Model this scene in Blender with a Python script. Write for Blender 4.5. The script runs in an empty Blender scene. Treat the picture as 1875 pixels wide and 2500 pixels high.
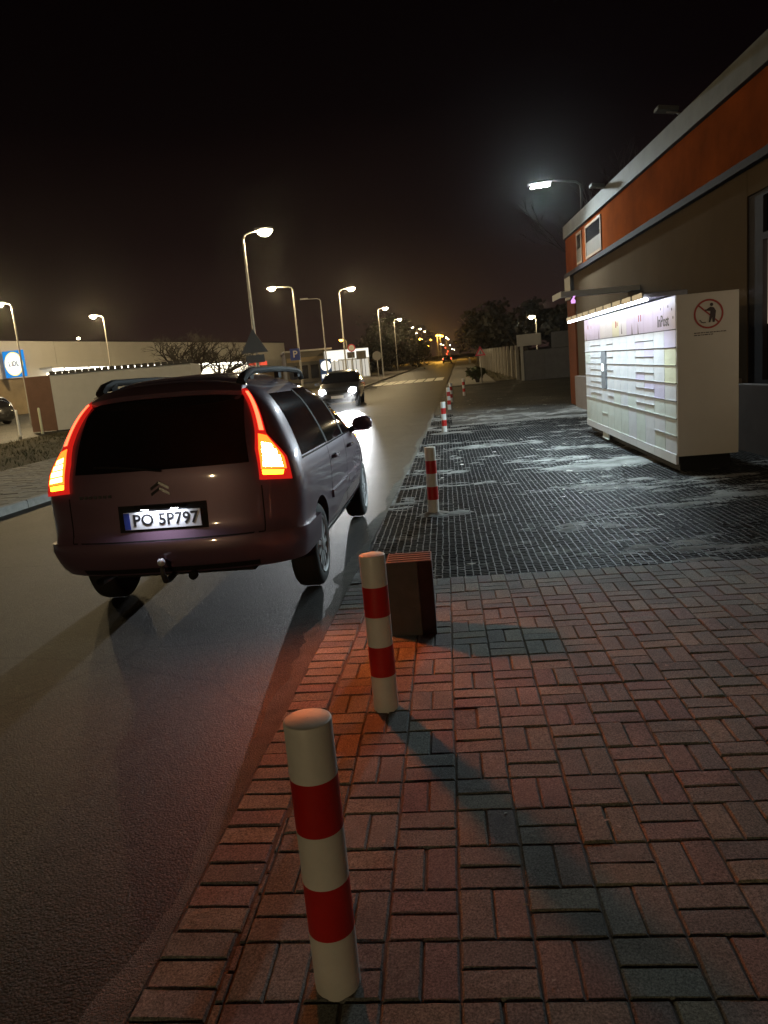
import bpy, bmesh, math, random
import numpy as np
from mathutils import Vector, Matrix, noise as mnoise
random.seed(7)
sc = bpy.context.scene
col = sc.collection
R = math.radians

# ------------------------------------------------------------------ camera
PITCH, ROLL, EYE = 0.18185, -0.08934, 1.5183
cam_d = bpy.data.cameras.new('camera')
cam = bpy.data.objects.new('camera', cam_d)
col.objects.link(cam)
fw = Vector((0, math.cos(PITCH), -math.sin(PITCH)))
r0 = Vector((1, 0, 0)); u0 = r0.cross(fw)
rt = math.cos(ROLL) * r0 + math.sin(ROLL) * u0
up = -math.sin(ROLL) * r0 + math.cos(ROLL) * u0
cam.matrix_world = Matrix(((rt.x, up.x, -fw.x, 0), (rt.y, up.y, -fw.y, 0), (rt.z, up.z, -fw.z, EYE), (0, 0, 0, 1)))
cam_d.sensor_fit = 'HORIZONTAL'; cam_d.sensor_width = 36
cam_d.lens = 1805.8 / 1875 * 36
cam_d.clip_start = 0.05; cam_d.clip_end = 3000
sc.camera = cam

# ------------------------------------------------------------------ night sky
w = bpy.data.worlds.new('World'); sc.world = w; w.use_nodes = True
nt = w.node_tree; nt.nodes.clear()
out = nt.nodes.new('ShaderNodeOutputWorld'); bg = nt.nodes.new('ShaderNodeBackground')
tc = nt.nodes.new('ShaderNodeTexCoord'); sx = nt.nodes.new('ShaderNodeSeparateXYZ')
rp = nt.nodes.new('ShaderNodeValToRGB'); ns = nt.nodes.new('ShaderNodeTexNoise')
ns.inputs['Scale'].default_value = 2.2; ns.inputs['Detail'].default_value = 3
ad = nt.nodes.new('ShaderNodeMath'); ad.operation = 'MULTIPLY_ADD'; ad.inputs[1].default_value = 0.10
nt.links.new(tc.outputs['Generated'], sx.inputs[0]); nt.links.new(tc.outputs['Generated'], ns.inputs['Vector'])
nt.links.new(ns.outputs['Fac'], ad.inputs[0]); nt.links.new(sx.outputs['Z'], ad.inputs[2])
nt.links.new(ad.outputs[0], rp.inputs[0])
e = rp.color_ramp.elements
e[0].position = 0.03; e[0].color = (.0270, .0140, .0108, 1)
e[1].position = 0.62; e[1].color = (.0006, .0002, .0003, 1)
for ps, c in ((.12, (.0165, .0086, .0072)), (.22, (.0062, .0030, .0029)), (.36, (.0018, .0008, .0010))):
    k = rp.color_ramp.elements.new(ps); k.color = (*c, 1)
nt.links.new(rp.outputs[0], bg.inputs[0]); bg.inputs[1].default_value = 1.0
nt.links.new(bg.outputs[0], out.inputs[0])
sc.view_settings.view_transform = 'Standard'; sc.view_settings.look = 'None'
sc.view_settings.exposure = 0; sc.view_settings.gamma = 1
sc.render.engine = 'CYCLES'
sc.cycles.use_denoising = True
try: sc.cycles.denoiser = 'OPENIMAGEDENOISE'
except Exception: pass
sc.cycles.use_light_tree = True
sc.cycles.max_bounces = 6; sc.cycles.diffuse_bounces = 3; sc.cycles.glossy_bounces = 3
sc.cycles.sample_clamp_indirect = 4.0
sc.cycles.caustics_reflective = False; sc.cycles.caustics_refractive = False

# ------------------------------------------------------------------ helpers
def zt(y):
    return .021 * (0 if y < 10 else (y - 10) ** 2 / 20 if y < 20 else y - 15)
def road_r(y): return -0.955 + .1185 * y
def road_l(y): return -6.85 + .1185 * y

class MB:
    def __init__(s): s.v = []; s.f = []; s.m = []; s.mi = 0
    def add(s, vs, fs):
        b = len(s.v); s.v += [tuple(v) for v in vs]
        for f in fs: s.f.append([b + i for i in f]); s.m.append(s.mi)
    def box(s, c, d, rz=0, M=None, ch=0):
        x, y, z = d[0] / 2, d[1] / 2, d[2] / 2
        if ch:
            vs = []
            for zz, i in ((-z, 0), (z - ch, 0), (z, ch)):
                vs += [(-x + i, -y + i, zz), (x - i, -y + i, zz), (x - i, y - i, zz), (-x + i, y - i, zz)]
            fs = [(3, 2, 1, 0), (8, 9, 10, 11)]
            for a in (0, 4):
                fs += [(a + i, a + (i + 1) % 4, a + 4 + (i + 1) % 4, a + 4 + i) for i in range(4)]
        else:
            vs = [(i, j, k) for k in (-z, z) for i, j in ((-x, -y), (x, -y), (x, y), (-x, y))]
            fs = [(3, 2, 1, 0), (4, 5, 6, 7)] + [(i, (i + 1) % 4, 4 + (i + 1) % 4, 4 + i) for i in range(4)]
        cz, sn = math.cos(rz), math.sin(rz)
        vs = [(c[0] + cz * a - sn * b, c[1] + sn * a + cz * b, c[2] + k) for a, b, k in vs]
        if M is not None: vs = [M @ Vector(v) for v in vs]
        s.add(vs, fs)
    def prism(s, poly, z0, z1, ch=0):
        n = len(poly); cx = sum(p[0] for p in poly) / n; cy = sum(p[1] for p in poly) / n
        vs = [(x, y, z0) for x, y in poly]
        if ch:
            vs += [(x, y, z1 - ch) for x, y in poly]
            for x, y in poly:
                d = math.hypot(x - cx, y - cy) or 1; k = min(1.35 * ch, d * .3) / d
                vs.append((x + (cx - x) * k, y + (cy - y) * k, z1))
            L = 3
        else:
            vs += [(x, y, z1) for x, y in poly]; L = 2
        fs = [tuple(range(n))[::-1], tuple(range((L - 1) * n, L * n))]
        for a in range(L - 1):
            fs += [(a * n + i, a * n + (i + 1) % n, (a + 1) * n + (i + 1) % n, (a + 1) * n + i) for i in range(n)]
        s.add(vs, fs)
    def tube(s, pts, rad, n=8, cap=True):
        pts = [Vector(p) for p in pts]
        if not hasattr(rad, '__len__'): rad = [rad] * len(pts)
        vs = []; a = None
        for i, p in enumerate(pts):
            t = (pts[min(i + 1, len(pts) - 1)] - pts[max(i - 1, 0)]).normalized()
            if a is None:
                a = t.orthogonal().normalized()
            else:
                a = (a - t * a.dot(t))
                a = a.normalized() if a.length > 1e-6 else t.orthogonal().normalized()
            b = t.cross(a)
            vs += [p + rad[i] * (math.cos(2 * math.pi * k / n) * a + math.sin(2 * math.pi * k / n) * b) for k in range(n)]
        fs = []
        for i in range(len(pts) - 1):
            fs += [(i * n + k, i * n + (k + 1) % n, (i + 1) * n + (k + 1) % n, (i + 1) * n + k) for k in range(n)]
        if cap:
            fs += [tuple(range(n))[::-1], tuple(range((len(pts) - 1) * n, len(pts) * n))]
        s.add(vs, fs)
    def lathe(s, prof, n=24, axis='Z', c=(0, 0, 0), cap=True):
        vs = []
        for r, h in prof:
            for k in range(n):
                a = 2 * math.pi * k / n; x, y = r * math.cos(a), r * math.sin(a)
                v = (x, y, h) if axis == 'Z' else (x, h, -y) if axis == 'Y' else (h, x, y)
                vs.append((v[0] + c[0], v[1] + c[1], v[2] + c[2]))
        fs = []
        for i in range(len(prof) - 1):
            fs += [(i * n + k, i * n + (k + 1) % n, (i + 1) * n + (k + 1) % n, (i + 1) * n + k) for k in range(n)]
        if cap: fs += [tuple(range(n))[::-1], tuple(range((len(prof) - 1) * n, len(prof) * n))]
        s.add(vs, fs)
    def build(s, name, mat, parent=None, smooth=False, angle=None):
        me = bpy.data.meshes.new(name); me.from_pydata(s.v, [], s.f)
        for m_ in (mat if isinstance(mat, (list, tuple)) else [mat]): me.materials.append(m_)
        if any(s.m): me.polygons.foreach_set('material_index', s.m)
        me.validate(); me.update()
        if smooth: me.shade_smooth()
        if angle: me.set_sharp_from_angle(angle=angle)
        return link(name, me, parent)

def link(name, data, parent=None):
    o = bpy.data.objects.new(name, data); col.objects.link(o)
    if parent is not None: o.parent = parent
    return o
def tag(o, label=None, cat=None, group=None, kind=None):
    if label: o['label'] = label
    if cat: o['category'] = cat
    if group: o['group'] = group
    if kind: o['kind'] = kind
    return o
def empty(name, loc, rz=0):
    o = bpy.data.objects.new(name, None); col.objects.link(o)
    o.location = loc; o.rotation_euler = (0, 0, rz); o.empty_display_size = .2
    return o
def copy_tree(o, parent=None):
    c = o.copy(); col.objects.link(c)
    if parent is not None: c.parent = parent
    for ch in list(o.children): copy_tree(ch, c)
    return c
def text(name, s, size, mat, parent, M, depth=.002, bold=0):
    cu = bpy.data.curves.new(name, 'FONT'); cu.body = s; cu.size = size; cu.extrude = depth; cu.offset = bold
    cu.align_x = 'CENTER'; cu.align_y = 'CENTER'; cu.resolution_u = 3
    t = bpy.data.objects.new('tmp', cu); col.objects.link(t)
    dg = bpy.context.evaluated_depsgraph_get()
    me = bpy.data.meshes.new_from_object(t.evaluated_get(dg)); bpy.data.objects.remove(t)
    me.name = name; me.transform(M); me.materials.clear(); me.materials.append(mat)
    return link(name, me, parent)
def frame(o, x, n):
    """matrix: local x along x, local z along n, at o"""
    x = Vector(x).normalized(); n = Vector(n).normalized(); y = n.cross(x)
    return Matrix(((x.x, y.x, n.x, o[0]), (x.y, y.y, n.y, o[1]), (x.z, y.z, n.z, o[2]), (0, 0, 0, 1)))

# ------------------------------------------------------------------ materials
MT = {}
def mat(name, c, rough=.6, metal=0, spec=.5, coat=0, emit=None, es=0, nz=None, bump=None, rnd=0, sheen=0):
    """nz=(scale, amount[, second colour, sharp]) breaks the colour up; bump=(scale, strength, distance)"""
    m = bpy.data.materials.new(name); m.use_nodes = True; t = m.node_tree; b = t.nodes['Principled BSDF']
    b.inputs['Base Color'].default_value = (*c, 1); b.inputs['Roughness'].default_value = rough
    b.inputs['Metallic'].default_value = metal; b.inputs['Specular IOR Level'].default_value = spec
    b.inputs['Coat Weight'].default_value = coat; b.inputs['Coat Roughness'].default_value = .06
    if emit:
        b.inputs['Emission Color'].default_value = (*emit, 1); b.inputs['Emission Strength'].default_value = es
    tcn = t.nodes.new('ShaderNodeTexCoord'); src = None
    if nz:
        n = t.nodes.new('ShaderNodeTexNoise'); n.inputs['Scale'].default_value = nz[0]; n.inputs['Detail'].default_value = 6
        n.inputs['Roughness'].default_value = .65
        t.links.new(tcn.outputs['Object'], n.inputs['Vector'])
        mr = t.nodes.new('ShaderNodeMapRange'); sh = nz[3] if len(nz) > 3 else .22
        mr.inputs[1].default_value = .5 - sh; mr.inputs[2].default_value = .5 + sh
        t.links.new(n.outputs['Fac'], mr.inputs[0])
        mx = t.nodes.new('ShaderNodeMix'); mx.data_type = 'RGBA'
        c2 = nz[2] if len(nz) > 2 and nz[2] else tuple(k * (1 - nz[1]) for k in c)
        mx.inputs[6].default_value = (*c, 1); mx.inputs[7].default_value = (*c2, 1)
        t.links.new(mr.outputs[0], mx.inputs[0]); src = mx.outputs[2]
    if rnd:
        oi = t.nodes.new('ShaderNodeObjectInfo'); ge = t.nodes.new('ShaderNodeNewGeometry')
        a = t.nodes.new('ShaderNodeMath'); a.operation = 'ADD'; f_ = t.nodes.new('ShaderNodeMath'); f_.operation = 'FRACT'
        t.links.new(oi.outputs['Random'], a.inputs[0]); t.links.new(ge.outputs['Random Per Island'], a.inputs[1]); t.links.new(a.outputs[0], f_.inputs[0])
        rp_ = t.nodes.new('ShaderNodeValToRGB'); rp_.color_ramp.interpolation = 'CONSTANT'
        for i, (ps, k) in enumerate(rnd):
            el = rp_.color_ramp.elements[i] if i < 2 else rp_.color_ramp.elements.new(ps)
            el.position = ps; el.color = (*k, 1)
        t.links.new(f_.outputs[0], rp_.inputs[0])
        m2 = t.nodes.new('ShaderNodeMix'); m2.data_type = 'RGBA'; m2.blend_type = 'MULTIPLY'; m2.inputs[0].default_value = 1
        if src: t.links.new(src, m2.inputs[6])
        else: m2.inputs[6].default_value = (*c, 1)
        t.links.new(rp_.outputs[0], m2.inputs[7]); src = m2.outputs[2]
    if src: t.links.new(src, b.inputs['Base Color'])
    if bump:
        n2 = t.nodes.new('ShaderNodeTexNoise'); n2.inputs['Scale'].default_value = bump[0]; n2.inputs['Detail'].default_value = 4
        t.links.new(tcn.outputs['Object'], n2.inputs['Vector'])
        bp = t.nodes.new('ShaderNodeBump'); bp.inputs['Strength'].default_value = bump[1]; bp.inputs['Distance'].default_value = bump[2]
        t.links.new(n2.outputs['Fac'], bp.inputs['Height']); t.links.new(bp.outputs[0], b.inputs['Normal'])
    MT[name] = m
    return m
def emat(name, c, s):
    m = bpy.data.materials.new(name); m.use_nodes = True; t = m.node_tree; t.nodes.clear()
    o = t.nodes.new('ShaderNodeOutputMaterial'); em = t.nodes.new('ShaderNodeEmission')
    em.inputs[0].default_value = (*c, 1); em.inputs[1].default_value = s; t.links.new(em.outputs[0], o.inputs[0])
    MT[name] = m; return m

def asphalt_mat(name, c, c2, amp=.004):
    m = mat(name, c, rough=.60, spec=.13); t = m.node_tree; b = t.nodes['Principled BSDF']
    tcn = t.nodes['Texture Coordinate']
    def nn(scale, det, rg=.6):
        n = t.nodes.new('ShaderNodeTexNoise'); n.inputs['Scale'].default_value = scale; n.inputs['Detail'].default_value = det; n.inputs['Roughness'].default_value = rg
        t.links.new(tcn.outputs['Object'], n.inputs['Vector']); return n
    def mr(src, a, c_, lo, hi):
        r = t.nodes.new('ShaderNodeMapRange'); r.inputs[1].default_value = a; r.inputs[2].default_value = c_; r.inputs[3].default_value = lo; r.inputs[4].default_value = hi
        t.links.new(src, r.inputs[0]); return r.outputs[0]
    def mul(a, v):
        x = t.nodes.new('ShaderNodeMix'); x.data_type = 'RGBA'; x.blend_type = 'MULTIPLY'; x.inputs[0].default_value = 1
        t.links.new(a, x.inputs[6]); t.links.new(v, x.inputs[7]); return x.outputs[2]
    vo = t.nodes.new('ShaderNodeTexVoronoi'); vo.inputs['Scale'].default_value = 125; t.links.new(tcn.outputs['Object'], vo.inputs['Vector'])
    sx_ = t.nodes.new('ShaderNodeSeparateColor'); t.links.new(vo.outputs['Color'], sx_.inputs[0])
    big = nn(.8, 8, .7); fine = nn(300, 2); mid = nn(22, 5)
    mx = t.nodes.new('ShaderNodeMix'); mx.data_type = 'RGBA'; mx.inputs[6].default_value = (*c, 1); mx.inputs[7].default_value = (*c2, 1)
    t.links.new(mr(big.outputs['Fac'], .36, .66, 0, 1), mx.inputs[0])
    k = mul(mx.outputs[2], mr(sx_.outputs[0], 0, 1, .45, 1.7)); k = mul(k, mr(fine.outputs['Fac'], .3, .7, .6, 1.45)); k = mul(k, mr(mid.outputs['Fac'], .35, .7, .75, 1.25))
    # cracks
    v2 = t.nodes.new('ShaderNodeTexVoronoi'); v2.feature = 'DISTANCE_TO_EDGE'; v2.inputs['Scale'].default_value = .42
    wp = nn(2.2, 6, .7); mp = t.nodes.new('ShaderNodeMix'); mp.data_type = 'VECTOR'; mp.inputs[0].default_value = .16
    t.links.new(tcn.outputs['Object'], mp.inputs[4]); t.links.new(wp.outputs['Color'], mp.inputs[5]); t.links.new(mp.outputs[1], v2.inputs['Vector'])
    k = mul(k, mr(v2.outputs['Distance'], .0, .007, .35, 1))
    t.links.new(k, b.inputs['Base Color'])
    h = t.nodes.new('ShaderNodeMath'); h.operation = 'MULTIPLY_ADD'; h.inputs[1].default_value = .35; t.links.new(fine.outputs['Fac'], h.inputs[0]); t.links.new(sx_.outputs[1], h.inputs[2])
    h2 = t.nodes.new('ShaderNodeMath'); h2.operation = 'SUBTRACT'; t.links.new(h.outputs[0], h2.inputs[0]); t.links.new(vo.outputs['Distance'], h2.inputs[1])
    bp = t.nodes.new('ShaderNodeBump'); bp.inputs['Strength'].default_value = 1; bp.inputs['Distance'].default_value = amp
    t.links.new(h2.outputs[0], bp.inputs['Height']); t.links.new(bp.outputs[0], b.inputs['Normal'])
    return m

asphalt_mat('asphalt', (.012, .0113, .0105), (.027, .025, .022), .0013)
asphalt_mat('asphalt_yard', (.020, .021, .022), (.060, .057, .05), .004)
mat('soil', (.055, .042, .030), .95, nz=(3, .6), bump=(30, .8, .03))
mat('grass_soil', (.050, .048, .020), .95, nz=(1.4, .5, (.085, .062, .035)), bump=(26, 1, .05))
mat('grass_blade', (.060, .065, .022), .8, nz=(2, .5, (.11, .085, .045)))
mat('brick', (.195, .204, .196), .82, spec=.22, nz=(38, .32), bump=(170, .35, .002),
    rnd=((0, (1, .98, .95)), (.2, (.80, .80, .82)), (.40, (1.08, .88, .86)), (.52, (.90, .97, .95)), (.68, (.92, .76, .80)), (.82, (1.16, 1.10, .96))))
m = MT['brick']; t = m.node_tree; b_ = t.nodes['Principled BSDF']; src_ = b_.inputs['Base Color'].links[0].from_socket
ge_ = t.nodes.new('ShaderNodeNewGeometry'); cur_ = src_
for sc_, lo_, hi_, d_ in ((1.7, .62, 1.22, 6), (150, .45, 1.75, 3), (430, .6, 1.5, 2)):
    n_ = t.nodes.new('ShaderNodeTexNoise'); n_.inputs['Scale'].default_value = sc_; n_.inputs['Detail'].default_value = d_; n_.inputs['Roughness'].default_value = .65
    t.links.new(ge_.outputs['Position'], n_.inputs['Vector'])
    r_ = t.nodes.new('ShaderNodeMapRange'); r_.inputs[1].default_value = .3; r_.inputs[2].default_value = .7; r_.inputs[3].default_value = lo_; r_.inputs[4].default_value = hi_
    t.links.new(n_.outputs['Fac'], r_.inputs[0])
    x_ = t.nodes.new('ShaderNodeMix'); x_.data_type = 'RGBA'; x_.blend_type = 'MULTIPLY'; x_.inputs[0].default_value = 1
    t.links.new(cur_, x_.inputs[6]); t.links.new(r_.outputs[0], x_.inputs[7]); cur_ = x_.outputs[2]
t.links.new(cur_, b_.inputs['Base Color'])
mat('bedding', (.12, .10, .08), .95, nz=(60, .5), bump=(220, .8, .004))
mat('edge_grit', (.11, .098, .08), .95, nz=(9, .5), bump=(150, 1, .006))
mat('slab', (.23, .215, .19), .85, nz=(14, .3), bump=(120, .3, .003), rnd=((0, (1, 1, 1)), (.3, (.85, .85, .86)), (.6, (1.1, 1.08, 1.02)), (.8, (.93, .9, .86))))
mat('kerb_concrete', (.33, .31, .28), .85, nz=(9, .35), bump=(90, .3, .004))
m = mat('mat_plastic', (.012, .012, .014), .62, spec=.3, nz=(1.0, 0, (.22, .22, .215), .13))
n_ = [k for k in m.node_tree.nodes if k.type == 'TEX_NOISE'][0]; mp_ = m.node_tree.nodes.new('ShaderNodeMapping'); mp_.inputs['Scale'].default_value = (1.3, 3.6, 1); mp_.inputs['Rotation'].default_value = (0, 0, .1)
m.node_tree.links.new(m.node_tree.nodes['Texture Coordinate'].outputs['Object'], mp_.inputs[0]); m.node_tree.links.new(mp_.outputs[0], n_.inputs['Vector']); n_.inputs['Detail'].default_value = 9; n_.inputs['Roughness'].default_value = .72
mr_ = [k for k in m.node_tree.nodes if k.type == 'MAP_RANGE'][0]; mr_.inputs[1].default_value = .56; mr_.inputs[2].default_value = .74
mat('mat_dirt', (.030, .028, .026), .95, nz=(2.4, 0, (.22, .218, .208), .18), bump=(130, .6, .006))
mat('white_paint', (.80, .79, .76), .42, nz=(5, .22), bump=(60, .10, .002))
mat('red_paint', (.58, .018, .014), .40, nz=(6, .3), bump=(60, .06, .002))
mat('bollard_top', (.66, .60, .50), .55, nz=(20, .2))
mat('concrete_dark', (.085, .080, .078), .9, nz=(10, .3), bump=(80, .4, .004))
mat('orange_render', (.27, .064, .016), .95, spec=0, nz=(.8, .30, (.12, .034, .012), .26), bump=(60, .35, .008))
mat('grey_render', (.105, .076, .050), .95, spec=0, nz=(.7, .18), bump=(60, .35, .008))
mat('parapet_metal', (.13, .13, .115), .8, spec=.2, nz=(1.3, .45))
mat('dark_frame', (.040, .034, .040), .9, spec=.15, nz=(4, .3))
mat('plinth_render', (.20, .165, .15), .9, nz=(2, .25), bump=(60, .3, .006))
mat('window_dark', (.012, .013, .016), .12, spec=.6)
mat('blind', (.10, .085, .07), .7, nz=(3, .3))
mat('window_frame', (.20, .13, .09), .6)
mat('locker_grey', (.60, .60, .62), .42, nz=(3.0, .12), bump=(40, .03, .002))
mat('locker_door', (.62, .63, .66), .38, nz=(2.6, .22, (.50, .51, .56), .2))
mat('locker_lilac', (.52, .47, .66), .38, nz=(4, .12))
mat('locker_yellow', (.62, .63, .44), .38, nz=(5, .12))
mat('locker_green', (.56, .61, .575), .4, nz=(4, .15))
mat('locker_side', (.60, .56, .50), .5, nz=(2, .10), bump=(40, .03, .002))
mat('screen_glass', (.05, .06, .07), .1)
mat('print_dark', (.03, .03, .035), .5)
mat('print_red', (.34, .035, .025), .5)
mat('print_figure', (.035, .018, .016), .5)
mat('canopy_metal', (.32, .32, .36), .4, metal=.5, nz=(5, .3))
mat('steel_galv', (.34, .33, .31), .45, metal=.6, nz=(6, .3))
mat('pole_dark', (.05, .047, .044), .6, nz=(4, .3))
mat('wood_fence', (.10, .085, .060), .9, nz=(8, .4), bump=(60, .4, .006))
mat('concrete_panel', (.16, .165, .185), .9, nz=(3, .25), bump=(50, .3, .006))
mat('pale_panel', (.50, .50, .48), .7, nz=(3, .1))
mat('bark', (.035, .028, .023), .95, nz=(14, .5), bump=(40, .8, .02))
mat('bark_pale', (.20, .17, .13), .9, nz=(10, .5), bump=(40, .6, .02))
mat('twig_mass', (.022, .018, .014), .95)
mat('leaf_dark', (.014, .014, .008), .8, nz=(3, .5))
mat('leaf_green', (.050, .075, .018), .8, nz=(3, .5))
mat('litter', (.45, .43, .38), .8, nz=(30, .4))
mat('store_panel', (.54, .53, .50), .7, nz=(.5, .12))
mat('store_lower', (.26, .20, .12), .8, nz=(.8, .4))
mat('store_dark', (.10, .09, .075), .8, nz=(.8, .2))
mat('car_plum', (.180, .105, .155), .40, metal=.30, coat=1, nz=(240, .2))
mat('car_grey', (.07, .07, .075), .32, metal=.5, coat=1)
mat('car_black', (.015, .015, .016), .25, coat=1)
mat('car_white', (.70, .68, .62), .35, coat=1)
mat('tint_glass', (.008, .008, .010), .06, spec=.7, coat=.5)
mat('black_trim', (.016, .016, .017), .75, spec=.2)
mat('gap_black', (.004, .004, .004), .9)
mat('tyre_rubber', (.016, .016, .017), .85, bump=(60, .3, .004))
mat('alloy', (.62, .62, .64), .38, metal=.15, nz=(30, .15))
mat('chrome', (.6, .6, .62), .12, metal=1)
mat('plate_white', (.80, .81, .84), .4)
mat('plate_blue', (.03, .06, .35), .4)
mat('plate_ink', (.012, .012, .014), .5)
mat('mirror_glass', (.7, .7, .75), .03, metal=1)
mat('red_lens', (.35, .012, .010), .15, coat=1, emit=(1, .022, .014), es=.55)
mat('sign_red', (.60, .03, .05), .5, emit=(1, .10, .16), es=.05)
mat('sign_white', (.75, .74, .70), .5)
mat('sign_back', (.12, .115, .11), .6, metal=.3)
mat('sign_blue', (.02, .10, .42), .5)
mat('road_paint', (.80, .78, .70), .7, nz=(3, .25))
emat('lamp_tail_stick', (1, .085, .032), 5.5); emat('lamp_reflector', (1, .115, .012), 4.2)
emat('lamp_brake', (1, .17, .022), 1200)
emat('lamp_brake_left', (1, .20, .03), 70)
emat('lamp_amber', (1, .42, .015), 9)
emat('lamp_repeater', (1, .26, .02), 22)
emat('led_white', (.88, .92, 1), 24)
emat('led_cold', (.92, .97, 1), 80)
emat('lens_warm', (1, .86, .56), 220)
emat('lens_far', (1, .85, .56), 22)
emat('lens_sodium', (1, .46, .045), 26)
emat('lens_white', (1, .93, .82), 30)
emat('headlamp', (.95, .98, 1), 240); emat('headlamp_lit', (.95, .98, 1), 16)
emat('store_glow', (1, .90, .68), 3.2)
emat('store_lamp', (1, .95, .82), 9)
emat('store_red', (1, .12, .06), .9)
emat('sign_lit_white', (1, .97, .82), 1.6)
emat('sign_lit_yellow', (1, .80, .10), 1.25)
emat('sign_lit_blue', (.015, .28, .80), .95)
emat('kiosk_glow', (1, .96, .86), 1.15)
emat('kiosk_wall', (1, .94, .80), .62)
emat('window_lit', (1, .82, .60), .55)
emat('plate_lamp', (.85, .9, 1), 25)
emat('far_red', (1, .06, .03), 14)
emat('purple_lamp', (.85, .42, 1), 1.1)
emat('screen_lit', (.9, .97, 1), 3)

# ------------------------------------------------------------------ ground, road, pavements
def sheet(name, fl, fr, ys, zo, m, nx=2, zf=None, parent=None, kind='structure', skirt=0):
    b = MB(); vs = []; fs = []
    for y in ys:
        a, c = fl(y), fr(y)
        for k in range(nx):
            x = a + (c - a) * k / (nx - 1)
            vs.append((x, y, zt(y) + zo + (zf(x, y) if zf else 0)))
    for i in range(len(ys) - 1):
        for k in range(nx - 1):
            q = i * nx + k; fs.append((q, q + 1, q + nx + 1, q + nx))
    b.add(vs, fs)
    if skirt:
        n = len(vs); rows = len(ys)
        for side in (0, nx - 1):
            e1 = [vs[i * nx + side] for i in range(rows)]
            v2 = e1 + [(x, y, z - skirt) for x, y, z in e1]
            f2 = [(i, i + 1, rows + i + 1, rows + i) if side == 0 else (i + 1, i, rows + i, rows + i + 1) for i in range(rows - 1)]
            b.add(v2, f2)
    o = b.build(name, m, parent)
    if kind: o['kind'] = kind
    return o
YS = [-30, -12, -6, 0, 3, 6, 8] + list(range(10, 24)) + list(range(24, 80, 4)) + list(range(80, 300, 20)) + [300, 400, 600, 900]
sheet('ground', lambda y: -700, lambda y: 700, YS, -.16, MT['soil'], 3)
YR = [y for y in YS if y <= 400]
sheet('road', road_l, road_r, YR, -.014, MT['asphalt'], 5)
# left kerb, pavement, verge, car park
sheet('pavement_bed', lambda y: road_l(y) - 3.75, lambda y: road_l(y) - .16, YR, .070, MT['bedding'], 2, skirt=.3)
sheet('grass_verge', lambda y: road_l(y) - 9.6, lambda y: road_l(y) - 3.75, [y for y in YR if y <= 62], .06, MT['grass_soil'], 8,
      zf=lambda x, y: .10 * mnoise.noise(Vector((x * .5, y * .5, 0))), skirt=.4)
sheet('car_park', lambda y: road_l(y) - 90, lambda y: road_l(y) - 9.5, [y for y in YR if y <= 200], .02, MT['asphalt_yard'], 3)
sheet('far_verge', lambda y: road_l(y) - 9, lambda y: road_l(y) - 3.75, [62] + [y for y in YR if y > 62], .06, MT['grass_soil'], 2, skirt=.4)
# right side beyond the bollards
sheet('side_pavement', lambda y: road_r(y) + .1, lambda y: road_r(y) + 2.9, [42, 45, 50, 60, 80, 100, 140, 200, 300], .03, MT['slab'], 2, skirt=.2)
sheet('yard', lambda y: road_r(y) + .02, lambda y: 14 + .1 * y, [19.5, 20.2, 21, 22, 23, 24, 26, 28, 30, 34, 38, 42, 46], -.010, MT['asphalt_yard'], 12,
      zf=lambda x, y: .012 * mnoise.noise(Vector((x, y, 3))))
sheet('right_verge', lambda y: road_r(y) + 2.9, lambda y: road_r(y) + 30, [44, 50, 60, 80, 100, 140, 200, 300], .02, MT['grass_soil'], 2, skirt=.2)
# crossing dashes and centre marks
b = MB()
road_marks = []
for k in range(7):
    t0 = k / 6
    cx = road_l(57.5) + .7 + (road_r(57.5) - road_l(57.5) - 1.4) * t0
    q4 = [(cx + dx + .1185 * dy, 57.6 + dy) for dx, dy in ((-.31, -3.2), (.31, -3.2), (.31, 3.2), (-.31, 3.2))]
    b.add([(x, y, zt(y) - .010) for x, y in q4] + [(x, y, zt(y) - .002) for x, y in q4], [(4, 5, 6, 7), (0, 1, 5, 4), (1, 2, 6, 5), (2, 3, 7, 6), (3, 0, 4, 7)])
o = b.build('crossing_stripes', MT['road_paint'], None); tag(o, kind='structure')

# paving: 20 x 10 cm blocks in a basket weave of pairs
YAW = .0967
GU = Vector((math.cos(YAW), -math.sin(YAW), 0)); GV = Vector((math.sin(YAW), math.cos(YAW), 0))
G0 = Vector((.1601, 2.3602, 0))
def gp(u, v): return G0 + GU * u + GV * v
def scr(p):
    d = Vector(p) - Vector((0, 0, EYE)); z = d.dot(fw)
    if z < .05: return None
    return (.5 + 1805.8 / 1875 * d.dot(rt) / z, .5 - 1805.8 / 2500 * d.dot(up) / z, z)
def clip(poly, nx_, ny_, c):
    outp = []
    for i in range(len(poly)):
        a, bb = poly[i], poly[(i + 1) % len(poly)]
        da = a[0] * nx_ + a[1] * ny_ - c; db = bb[0] * nx_ + bb[1] * ny_ - c
        if da >= 0: outp.append(a)
        if da * db < 0:
            t = da / (da - db); outp.append((a[0] + (bb[0] - a[0]) * t, a[1] + (bb[1] - a[1]) * t))
    return outp
def area(p): return abs(sum(p[i][0] * p[(i + 1) % len(p)][1] - p[(i + 1) % len(p)][0] * p[i][1] for i in range(len(p)))) / 2
MAT_V = 2.985          # v of the edge where the paving ends and the grid mat starts
b = MB(); b.prism([tuple(gp(-1.6, -3.2))[:2], tuple(gp(5.3, -3.2))[:2], tuple(gp(5.3, MAT_V))[:2], tuple(gp(-1.0, MAT_V))[:2]], -.14, -.013)
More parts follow.
